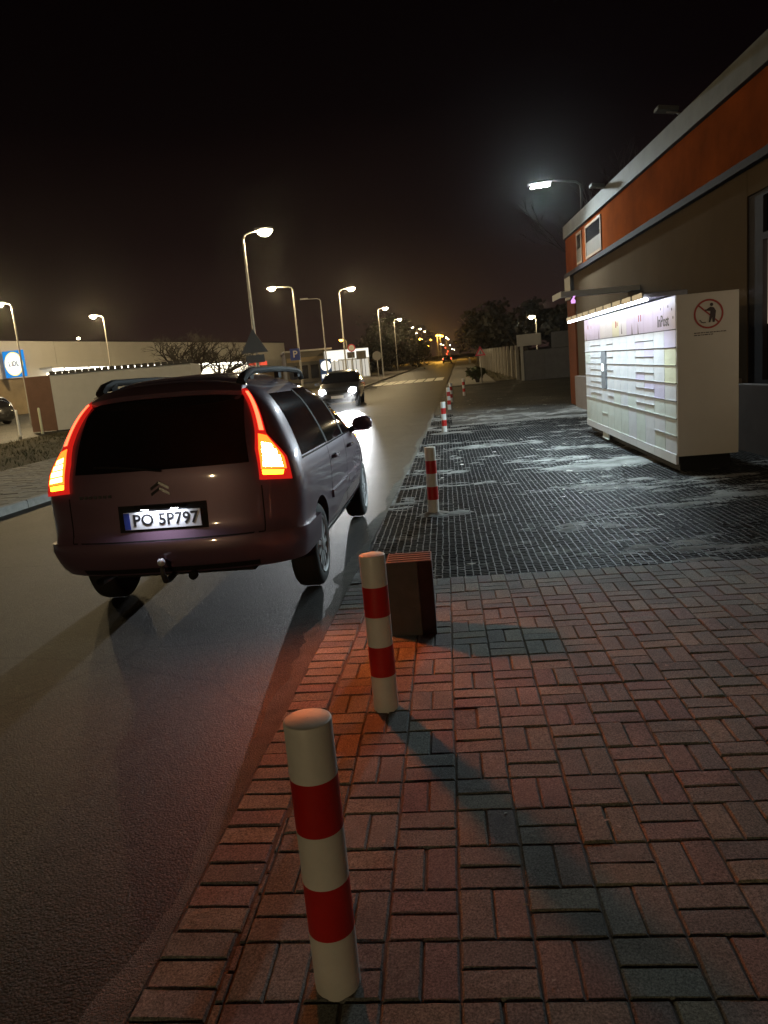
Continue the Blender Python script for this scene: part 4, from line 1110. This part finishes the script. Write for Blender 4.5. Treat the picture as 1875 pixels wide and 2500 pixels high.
# warning sign on the near lamp (seen from behind) and other signs
def tri_sign(name, x, y, z, s_, face, label, facing=-1, post=None):
    t = empty(name, (x, y, z)); tag(t, label, 'road sign')
    q = MB(); pts = [(-s_ / 2, 0), (s_ / 2, 0), (0, s_ * .866)]
    vs = [(a, -.01, c) for a, c in pts] + [(a, .01, c) for a, c in pts]
    q.add(vs, [(0, 1, 2), (5, 4, 3), (0, 3, 4, 1), (1, 4, 5, 2), (2, 5, 3, 0)]); pl = q.build('sign_plate', MT[face[0]], t)
    if len(face) > 1:
        q = MB(); c0 = (0, s_ * .289); k = .58
        q.add([(c0[0] + (a - c0[0]) * k, -.0125, c0[1] + (c - c0[1]) * k) for a, c in pts], [(0, 1, 2)]); q.build('sign_face', MT[face[1]], pl)
        q = MB(); q.add([(-.03, -.014, s_ * .18), (.03, -.014, s_ * .18), (.02, -.014, s_ * .42), (-.02, -.014, s_ * .42)], [(0, 1, 2, 3)]); q.build('sign_symbol', MT['print_dark'], pl)
    if post:
        q = MB(); q.tube([(0, .03, -post), (0, .03, s_ * .6)], .03, 8); q.build('post', MT['steel_galv'], t, True)
    return t
ts = tri_sign('warning_sign', -3.90, 25.86, 2.66, .92, ('sign_back',), 'dark back of a triangular warning sign on the tallest lamp pole')
q = MB(); q.box((0, 0, -.20), (.62, .02, .26)); q.build('sub_plate', MT['sign_back'], ts)
tri_sign('warning_sign', 6.3, 43.2, zt(43.2) + 1.55, .62, ('sign_red', 'sign_white'), 'red and white triangular warning sign by the fence', post=1.6)

# ------------------------------------------------------------------ left: container, posts, parked cars, bare tree
ct = empty('storage_container', (-13.8, 32.55, zt(32.5)), 0); tag(ct, 'pale box shaped container with a brown end and dark fringed top edge', 'container')
q = MB(); q.add([(0, 0, .06), (6, .35, .06), (6, .35, 2.42), (0, 0, 2.42), (-1.15, .12, .06), (5.9, 2.6, .06), (5.9, 2.6, 2.42), (-1.15, .12, 2.42)],
                [(0, 1, 2, 3), (1, 5, 6, 2), (5, 4, 7, 6), (3, 2, 6, 7), (4, 5, 1, 0)]); q.build('container_wall', MT['pale_panel'], ct)
mat('brown_panel', (.17, .09, .06), .8, nz=(3, .2))
q = MB(); q.add([(-.004, -.004, .06), (-.004, -.004, 2.42), (-1.154, .116, 2.42), (-1.154, .116, .06), (.03, .03, .06), (.03, .03, 2.42)], [(0, 1, 2, 3), (0, 4, 5, 1)]); q.build('end_wall', MT['brown_panel'], ct)
cd = Vector((6, .35, 0)).normalized(); cn = Vector((cd.y, -cd.x, 0))
q = MB()
for k in range(22):
    c = cd * (.15 + .28 * k) + cn * .05; q.box((c.x, c.y, 2.50), (.22, .10, .15), math.atan2(cd.y, cd.x), ch=.02)
q.build('top_fringe', MT['pole_dark'], ct)
q = MB(); c = cd * 3.1; q.box((c.x, c.y, 2.435), (6.3, .08, .03), math.atan2(cd.y, cd.x)); c = cd * 3.1; q.box((c.x, c.y, .03), (6.3, .1, .06), math.atan2(cd.y, cd.x)); q.build('rail', MT['black_trim'], ct)
for i, (x, y, m, lab) in enumerate(((-14.75, 31.0, 'sign_white', 'white guard post at the car park edge'), (-13.95, 31.3, 'locker_yellow', 'yellow guard post beside the brown container end'))):
    t = empty('guard_post', (x, y, zt(y))); tag(t, lab, 'post', 'guard posts by the car park')
    q = MB(); q.lathe([(.05, -.1), (.05, 1.08), (.03, 1.12), (.001, 1.125)], 12); q.build('post', MT[m], t, True, R(40))
    q = MB(); q.lathe([(.10, 0), (.10, .03)], 12); q.build('base_plate', MT['steel_galv'], t)
mat('car_pearl', (.62, .60, .52), .35, coat=1)
for i, (x, y, rz, pm_, lab, hs) in enumerate(((-22.2, 44.2, 2.9, 'car_black', 'black hatchback parked behind the guard posts', 1.0), (-25.2, 50.5, 3.2, 'car_pearl', 'cream car parked behind the black hatchback under the store sign', 1.12), (-17.6, 47.5, 3.0, 'car_black', 'dark car parked behind the brown container end', 1.0))):
    c = make_hatch(MT[pm_], 'parked_car', False, hs); c.location = (x, y, zt(y) + .02); c.rotation_euler = (0, 0, rz); tag(c, lab, 'car', 'cars parked at the store')

def twig_tree(name, base, H_, label, cat, m='bark', seed=1, levels=5, spread=.55, trunks=1, r0_=.10, leaves=None, nleaf=0, lsize=.12, group=None, up_=.15, leafname='foliage', wide=1):
    rng = random.Random(seed); q = MB(); tips = []
    def grow(p, d, L, r_, lv):
        n = 3 if lv > 1 else 2
        pts = [p]; dd = d.copy()
        for k in range(n):
            dd = (dd + Vector((rng.gauss(0, .12), rng.gauss(0, .12), rng.gauss(.02, .06)))).normalized(); pts.append(pts[-1] + dd * L / n)
        q.tube(pts, [r_ * (1 - .4 * k / n) for k in range(n + 1)], 6 if lv >= levels - 1 else 4 if lv > 1 else 3, cap=False)
        tips.append((pts[-1], lv)); tips.append((pts[len(pts) // 2], lv))
        if lv == 0: return
        for k in range(rng.choice((2, 3, 3)) if lv > 1 else 3):
            a = rng.uniform(0, 6.28); s_ = rng.uniform(.35, 1) * spread
            o_ = dd.orthogonal().normalized(); o2 = dd.cross(o_)
            nd = (dd + (o_ * math.cos(a) + o2 * math.sin(a)) * s_ * 1.5 + Vector((0, 0, up_))).normalized()
            grow(pts[-1] if k else pts[-1], nd, L * rng.uniform(.62, .85), r_ * .58, lv - 1)
            if k == 0 and lv > 2:
                grow(pts[-2], (dd + (o2 * math.cos(a) - o_ * math.sin(a)) * spread * 1.6).normalized(), L * .6, r_ * .45, lv - 2)
    for k in range(trunks):
        a = k * 6.28 / max(trunks, 1) + rng.uniform(0, 1)
        d = Vector((math.cos(a) * (.45 if trunks > 1 else .05), math.sin(a) * (.45 if trunks > 1 else .05), 1)).normalized()
        grow(Vector((0, 0, -.1)), d, H_ * (.30 if trunks == 1 else .27), r0_, levels)
    zmax = max(t_[0].z for t_ in tips); k_ = H_ / zmax
    q.v = [(x * k_ * wide, y * k_ * wide, z * k_) for x, y, z in q.v]
    t = empty(name, base); tag(t, label, cat, group)
    q.build('branches', MT[m], t)
    if leaves:
        f = MB(); tp = [t_[0] * k_ for t_ in tips if t_[1] <= 2]
        for i in range(nleaf):
            c = rng.choice(tp) + Vector((rng.gauss(0, .28), rng.gauss(0, .28), rng.gauss(0, .22))) * H_ / 7
            a, b_ = rng.uniform(0, 6.28), rng.uniform(-1, 1); s_ = lsize * rng.uniform(.5, 1.3)
            u_ = Vector((math.cos(a), math.sin(a), b_)).normalized() * s_; v_ = u_.orthogonal().normalized() * s_ * .55
            f.add([c - u_, c - v_, c + u_, c + v_], [(0, 1, 2, 3)])
        fo = f.build(leafname, MT[leaves], t); fo['kind'] = 'stuff'
    return t
twig_tree('bare_tree', (-11.9, 52.5, zt(52.5) + .1), 5.0, 'bare spreading tree in front of the pale store wall', 'tree', 'bark', 4, 6, .72, 3, .22, wide=1.35)
twig_tree('bare_tree', (-9.2, 54, zt(54)), 3.1, 'small bare bush tree right of the larger bare tree', 'tree', 'bark', 9, 5, .7, 3, .06)
# trees and bushes beyond, on the right and left of the road
TR = [((15.2, 76), 6.3, 'tallest dark tree above the wooden fence', 21), ((14.2, 95), 6.7, 'dark tree next to the pale trunked one', 22), ((18.5, 118), 7.5, 'dark tree at the right end of the road lights', 23), ((19.5, 72), 5.4, 'dark tree over the blue grey wall', 24),
      ((22.5, 150), 8.2, 'farthest dark tree leaning over the road end', 25), ((24, 96), 5.4, 'dark tree behind the tallest one', 26)]
for (x, y), H_, lab, sd in TR:
    twig_tree('dark_tree', (x, y, zt(y)), H_, lab, 'tree', 'twig_mass', sd, 5, .62, 2, .22, 'leaf_dark', 2600, .34, 'dark trees right of the road')
twig_tree('pale_tree', (16.4, 116, zt(116)), 8, 'pale leaning trunk lit beside the road end', 'tree', 'bark_pale', 31, 4, .4, 1, .20)
twig_tree('bare_tree', (8.6, 30.5, zt(30)), 9.0, 'thin bare tree rising behind the building corner', 'tree', 'bark', 35, 6, .42, 1, .13)
for i, (x, y, H_, lab, sd) in enumerate(((1.2, 92, 4.2, 'dark bush tree behind the third street lamp', 41), (2.6, 108, 8.5, 'tall dark tree right of the lit kiosk', 42), (4.2, 122, 4.4, 'dark hedge bush beside the pale lamp pole', 43), (8.0, 142, 4.6, 'dark hedge bush farther along the road', 44), (10.6, 168, 5.0, 'farthest dark hedge bush on the left of the road', 45))):
    twig_tree('dark_bush', (x, y, zt(y)), H_, lab, 'bush', 'twig_mass', sd, 5, .75, 4, .09, 'leaf_dark', 1800, .28, 'dark bushes left of the road')
twig_tree('green_shrub', (6.2, 44.2, zt(44)), .95, 'low green shrub at the foot of the red triangle sign', 'shrub', 'twig_mass', 51, 4, .9, 5, .03, 'leaf_green', 900, .10)
# grass tufts on the verges
b = MB()
def tuft(x, y, z, s_):
    for k in range(4):
        a = random.uniform(0, 6.28); l_ = s_ * random.uniform(.6, 1.3); w_ = s_ * .09
        dx, dy = math.cos(a), math.sin(a)
        b.add([(x - dy * w_, y + dx * w_, z), (x + dy * w_, y - dx * w_, z), (x + dx * l_ * .6, y + dy * l_ * .6, z + l_ * .8)], [(0, 1, 2)])
for k in range(5200):
    y = random.uniform(9, 60) if k % 3 else random.uniform(9, 30); x = road_l(y) - random.uniform(3.8, 9.5)
    tuft(x, y, zt(y) + .07, random.uniform(.05, .14))
for k in range(2200):
    y = random.uniform(44, 90); x = road_r(y) + random.uniform(2.9, 9); tuft(x, y, zt(y) + .02, random.uniform(.08, .2))
o = b.build('grass', MT['grass_blade'], None); tag(o, kind='stuff')

# ------------------------------------------------------------------ right: wall, fence
wl = empty('boundary_wall', (8.42, 41.8, zt(41.8)), math.atan2(-.75, 2.1)); tag(wl, 'blue grey concrete wall with a pale box on top beyond the yard', 'wall')
for k in range(3):
    q = MB(); q.box((.6 + k * 1.2, .06, .80), (1.19, .12, 1.62), ch=.01); q.build('wall_panel', MT['concrete_panel'], wl)
q = MB(); q.box((3.9, .08, 2.05), (4.6, .10, .84)); q.build('top_sheet', MT['concrete_panel'], wl)
q = MB(); q.box((.42, -.05, 2.18), (1.32, .30, .62), ch=.02); q.build('pale_box', MT['pale_panel'], wl)
q = MB(); q.box((-.02, .05, 1.2), (.16, .2, 2.42), ch=.01); q.build('end_post', MT['pale_panel'], wl)
q = MB(); q.box((6.1, .06, .8), (4.9, .12, 1.62)); q.build('wall_panel', MT['concrete_panel'], wl)
fn = empty('wooden_fence', (8.6, 43.6, 0)); tag(fn, 'old wooden fence with pale posts running along the verge on the right', 'fence')
f0 = Vector((8.55, 43.4, 0)); f1 = Vector((12.2, 84, 0)); fd = (f1 - f0); fL = fd.length; fd.normalize(); fa = math.atan2(fd.y, fd.x)
def fl_(p): return (p.x - 8.6, p.y - 43.6, p.z)
slat = None; k = 0; s_ = 0
while s_ < fL and k < 290:
    p = f0 + fd * s_; hgt = 1.66
    if slat is None:
        q = MB(); q.box((0, 0, .86), (.125, .02, 1.66), ch=.004); slat = q.build('slat', MT['wood_fence'], fn); o = slat
    else: o = link('slat', slat.data, fn)
    o.location = (p.x - 8.6, p.y - 43.6, zt(p.y) + random.gauss(0, .015)); o.rotation_euler = (random.gauss(0, .01), random.gauss(0, .015), fa)
    s_ += .145; k += 1
post = None
for k in range(15):
    p = f0 + fd * (k * 2.8) + Vector((-.12, 0, 0))
    if post is None:
        q = MB(); q.box((0, 0, .95), (.16, .16, 2.0), ch=.02); post = q.build('fence_post', MT['kerb_concrete'], fn); o = post
    else: o = link('fence_post', post.data, fn)
    o.location = (p.x - 8.6, p.y - 43.6, zt(p.y)); o.rotation_euler = (0, 0, fa)
for z in (.45, 1.35):
    q = MB()
    for k in range(14):
        a = f0 + fd * (k * 2.9); c = f0 + fd * ((k + 1) * 2.9)
        q.tube([fl_(a + Vector((.05, 0, zt(a.y) + z))), fl_(c + Vector((.05, 0, zt(c.y) + z)))], .035, 4)
    q.build('rail', MT['wood_fence'], fn)
mp = empty('marker_post', (16.0, 122, zt(122))); tag(mp, 'short white marker post at the pavement end', 'post')
q = MB(); q.lathe([(.16, 0), (.16, .75), (.10, .95), (.01, .97)], 12); q.build('post', MT['sign_white'], mp, True)

# ------------------------------------------------------------------ left: store, annexe, kiosk, signs
st = empty('supermarket', (-29.4, 61, 0), math.atan2(39.5, 18.2)); tag(st, 'long pale panelled supermarket with a lit entrance strip', 'building')
SLen = math.hypot(39.5, 18.2)
zr = 6.92
# local x along the facade (away), local -y towards the road... facade faces -y side
for k in range(-3, 8):
    q = MB(); q.box((SLen * (k + .5) / 8, .1, (zr + 3.9) / 2 + .02), (SLen / 8 - .03, .2, zr - 3.9), ch=.01); q.build('wall_panel', MT['store_panel'], st)
q = MB(); q.box((SLen * 2.5 / 8, 12.1, 3.4), (SLen * 11 / 8, 23.8, 6.8)); q.build('wall_core', MT['store_lower'], st)
q = MB(); q.box((SLen * 2.5 / 8, .06, zr + .03), (SLen * 11 / 8 + .1, .40, .08)); q.build('roof_edge', MT['dark_frame'], st)
q = MB(); q.box((SLen * .46, -.7, 4.62), (SLen * .76, 1.5, .14)); q.build('entrance_canopy', MT['pale_panel'], st)
for k in range(24):
    q = MB(); q.box((SLen * (.10 + .031 * k), -1.2, 4.44), (.95, .26, .20)); q.build('canopy_lamp', MT['store_lamp'], st)
for k in range(9):
    q = MB(); q.box((SLen * (.13 + .078 * k), -.03, 3.1), (SLen * .070, .06, 2.3)); q.build('shop_window', MT['store_glow'], st)
q = MB(); q.box((SLen * .80, -1.3, 4.32), (SLen * .09, .10, .5)); q.build('red_fascia', MT['store_red'], st)
# roof lamp glint
q = MB(); q.lathe([(.01, -.12), (.13, -.05), (.13, .05), (.01, .12)], 10, c=(SLen * .20, .4, zr + .30)); q.build('roof_light', MT['lens_far'], st, True)
# pylon sign on the facade
sg_ = empty('store_sign', (-28.15, 60.2, 4.98), -R(20)); tag(sg_, 'square blue lit sign with a yellow ringed white disc on the store', 'sign')
q = MB(); q.box((0, .08, 0), (2.02, .16, 2.05), ch=0); q.build('sign_box', MT['sign_lit_blue'], sg_)
def disc(r_, y, m, nm):
    q = MB(); q.add([(r_ * math.cos(k * math.pi / 18), y, r_ * math.sin(k * math.pi / 18)) for k in range(36)], [tuple(range(36))]); return q.build(nm, m, sg_)
disc(.93, -.006, MT['sign_lit_yellow'], 'ring'); disc(.86, -.012, MT['sign_lit_white'], 'disc')
text('lettering', 'L DL', .52, MT['sign_blue'], sg_, frame((0, -.02, 0), (1, 0, 0), (0, -1, 0)), .004, .012)
text('lettering', 'i', .52, MT['print_red'], sg_, frame((-.17, -.02, 0), (1, 0, 0), (0, -1, 0)), .004, .012)
# dark annexe
an = empty('annexe', (-9.6, 86, zt(86)), R(10)); tag(an, 'low dark annexe between the supermarket and the lit kiosk', 'building')
q = MB(); q.box((2.6, 4, 1.75), (5.2, 8, 3.5)); q.build('wall', MT['store_dark'], an)
q = MB(); q.box((2.6, 3.9, 3.60), (5.5, 8.4, .18)); q.build('roof', MT['steel_galv'], an)
q = MB(); q.box((2.6, -.05, 2.6), (5.0, .1, .5)); q.build('fascia', MT['store_lower'], an)
for k in range(4):
    q = MB(); q.box((.7 + 1.25 * k, -.03, 1.2), (.9, .06, 1.5)); q.build('window', MT['window_dark'], an)
# lit kiosk
kk = empty('lit_kiosk', (-5.0, 84, zt(84)), R(7)); tag(kk, 'bright white lit kiosk building behind the oncoming car', 'building')
q = MB(); q.box((2.45, 3, 1.65), (4.9, 6, 3.3)); q.build('wall', MT['pale_panel'], kk)
q = MB(); q.box((2.45, -.03, 2.75), (4.9, .06, 1.0)); q.build('lit_fascia', MT['kiosk_glow'], kk)
for k in range(5):
    q = MB(); q.box((.5 + .97 * k, -.03, 1.15), (.82, .06, 1.9)); f_ = q.build('window', MT['kiosk_wall'], kk)
    q = MB(); q.box((.5 + .97 * k, -.07, 1.15), (.05, .05, 1.9)); q.build('frame', MT['dark_frame'], f_)
for k in range(3):
    q = MB(); q.lathe([(.01, -.1), (.16, -.05), (.16, .05), (.01, .1)], 10, c=(.2 + k * .5, -.4, 2.2)); q.build('wall_lamp', MT['store_glow'], kk, True)
q = MB(); q.box((2.9, -.10, 2.62), (.85, .05, .66)); q.build('notice_board', MT['store_dark'], kk)
# small signs along the road
def plate_sign(name, x, y, zc, w_, h_, face, label, post=True, ring=None, txt=None, rz=0, round_=False):
    t = empty(name, (x, y, zt(y)), rz); tag(t, label, 'sign')
    if post:
        q = MB(); q.tube([(0, .04, 0), (0, .04, zc + h_ * .4)], .035, 8); q.build('post', MT['steel_galv'], t, True)
    q = MB()
    if round_: q.lathe([(w_ / 2, -.012), (w_ / 2, .012)], 20, 'Y', c=(0, 0, zc))
    else: q.box((0, 0, zc), (w_, .03, h_), ch=0)
    p_ = q.build('sign_plate', MT[face], t)
    if txt: text('lettering', txt, h_ * .8, MT['sign_white'], p_, frame((0, -.02, zc), (1, 0, 0), (0, -1, 0)), .002, .01)
    if ring:
        q = MB(); q.lathe([(w_ * .36, -.017), (w_ * .36, -.013)], 20, 'Y', c=(0, 0, zc)); q.build('sign_face', MT[ring], p_)
    return t
plate_sign('parking_sign', -4.68, 47.6, 2.62, .62, .72, 'plate_blue', 'dark blue parking sign with a white P on the lamp pole', post=False, txt='P')
plate_sign('no_entry_sign', -1.55, 66, 3.05, .66, .66, 'sign_red', 'round red sign in front of the lit kiosk', ring='sign_white', round_=True)
plate_sign('round_sign', .55, 60, 2.15, .72, .72, 'sign_back', 'dark back of a round sign at the right end of the kiosk', round_=True)
plate_sign('notice_sign', -.72, 62, 2.35, .80, .66, 'store_dark', 'dark square notice on a post before the kiosk')
# lit pylon with a round disc
py = empty('lit_pylon', (-4.05, 68, zt(68)), R(4)); tag(py, 'small blue lit pylon with a white disc left of the oncoming car', 'sign')
q = MB(); q.box((0, 0, 1.15), (1.02, .25, 2.3)); q.build('pylon_box', MT['sign_blue'], py)
q = MB(); q.add([(.45 * math.cos(k * math.pi / 14), -.135, 1.72 + .45 * math.sin(k * math.pi / 14)) for k in range(28)], [tuple(range(28))]); q.build('lit_disc', MT['sign_lit_white'], py)
q = MB(); q.box((0, -.13, .80), (.86, .02, .36)); q.build('lit_strip', MT['kiosk_glow'], py)

# ------------------------------------------------------------------ lights far down the road
FAR = [(412, 590, 190, 'lens_sodium', .34), (503, 597, 230, 'lens_sodium', .20), (480, 647, 210, 'lens_sodium', .30), (555, 562, 200, 'lens_sodium', .34), (577, 560, 215, 'lens_sodium', .36), (596, 566, 240, 'lens_sodium', .34),
       (628, 578, 220, 'lens_far', .22), (645, 592, 240, 'lens_far', .20), (585, 632, 260, 'lens_far', .26), (604, 640, 270, 'lens_far', .2), (390, 655, 250, 'lens_white', .22), (418, 655, 262, 'lens_white', .16), (388, 545, 240, 'lens_white', .2),
       (678, 670, 270, 'lens_white', .14), (692, 676, 280, 'lens_white', .14), (660, 640, 270, 'lens_white', .13)]
def ray(px, py, Y):
    d = (px - 937.5) / 1805.8 * rt - (py - 1250) / 1805.8 * up + fw
    return Vector((0, 0, EYE)) + d * (Y / d.y)
FL = ['large yellow', 'single amber', 'low yellow', 'first of the bright amber row', 'middle of the bright amber row', 'last of the bright amber row', 'pale yellow', 'pale outer', 'low white twin', 'smaller white twin', 'leftmost low white', 'small white', 'high left white', 'tiny right', 'tiny rightmost', 'tiny upper right']
for i, (cx, cy, Y, m, r_) in enumerate(FAR):
    p = ray(900 + cx / 3.318, 650 + cy / 3.318, Y)
    t = empty('distant_lamp', (p.x, p.y, zt(Y))); tag(t, f'{FL[i]} light far down the road among the distant lamps', 'street lamp', 'distant lamps at the road end')
    hh = p.z - zt(Y)
    q = MB(); q.tube([(0, 0, -.5), (0, 0, max(hh, .3))], .07, 6); q.build('pole', MT['pole_dark'], t)
    q = MB(); q.lathe([(.01, -r_ * .7), (r_, -r_ * .3), (r_, r_ * .3), (.01, r_ * .7)], 10, c=(0, -.1, hh)); q.build('lens', MT[m], t, True)
    if m == 'lens_sodium' and i in (0, 3, 4):
        ld = bpy.data.lights.new('sodium', 'POINT'); ld.energy = 5200; ld.color = (1, .50, .07); ld.shadow_soft_size = .3
        lo = link('light', ld, t); lo.location = (0, -.9, hh - .6)
dc = make_hatch(MT['car_black'], 'distant_car', True, 1.0)
for ch in list(dc.children_recursive):
    if ch.type == 'LIGHT': bpy.data.objects.remove(ch)
dy_ = 150; dc.location = (road_r(dy_) - 1.6, dy_, zt(dy_)); dc.rotation_euler = (0, 0, math.pi / 2 - R(6.7)); tag(dc, 'far car driving away with red tail lamps at the road end', 'car')
for ch in dc.children:
    if ch.name.startswith('tail_lamp'):
        ch.data.materials[0] = MT['far_red']
# signal-like red lights of the junction
for i, (cx, cy, Y) in enumerate(((622, 660, 235), (640, 690, 225), (632, 712, 230))):
    p = ray(900 + cx / 3.318, 650 + cy / 3.318, Y)
    t = empty('signal_light', (p.x, p.y, zt(Y))); tag(t, ('upper', 'middle', 'lowest')[i] + ' red signal light at the far junction', 'traffic light', 'red lights at the junction')
    hh = max(p.z - zt(Y), .5)
    q = MB(); q.tube([(0, 0, -.5), (0, 0, hh + .3)], .06, 6); q.build('pole', MT['pole_dark'], t)
    q = MB(); q.box((0, 0, hh), (.35, .2, .8)); q.build('housing', MT['pole_dark'], t)
    q = MB(); q.lathe([(.13, -.02), (.13, .02)], 12, 'Y', c=(0, -.12, hh)); q.build('lens', MT['far_red'], t)

# ------------------------------------------------------------------ night air
m = bpy.data.materials.new('air'); m.use_nodes = True; t = m.node_tree; t.nodes.clear()
o_ = t.nodes.new('ShaderNodeOutputMaterial'); pv_ = t.nodes.new('ShaderNodeVolumePrincipled')
pv_.inputs['Color'].default_value = (.92, .90, .88, 1); pv_.inputs['Density'].default_value = .00011; pv_.inputs['Anisotropy'].default_value = .92
t.links.new(pv_.outputs[0], o_.inputs['Volume'])
q = MB(); q.box((0, 435, 10.25), (1440, 960, 23.5)); o = q.build('haze', m); tag(o, kind='stuff')
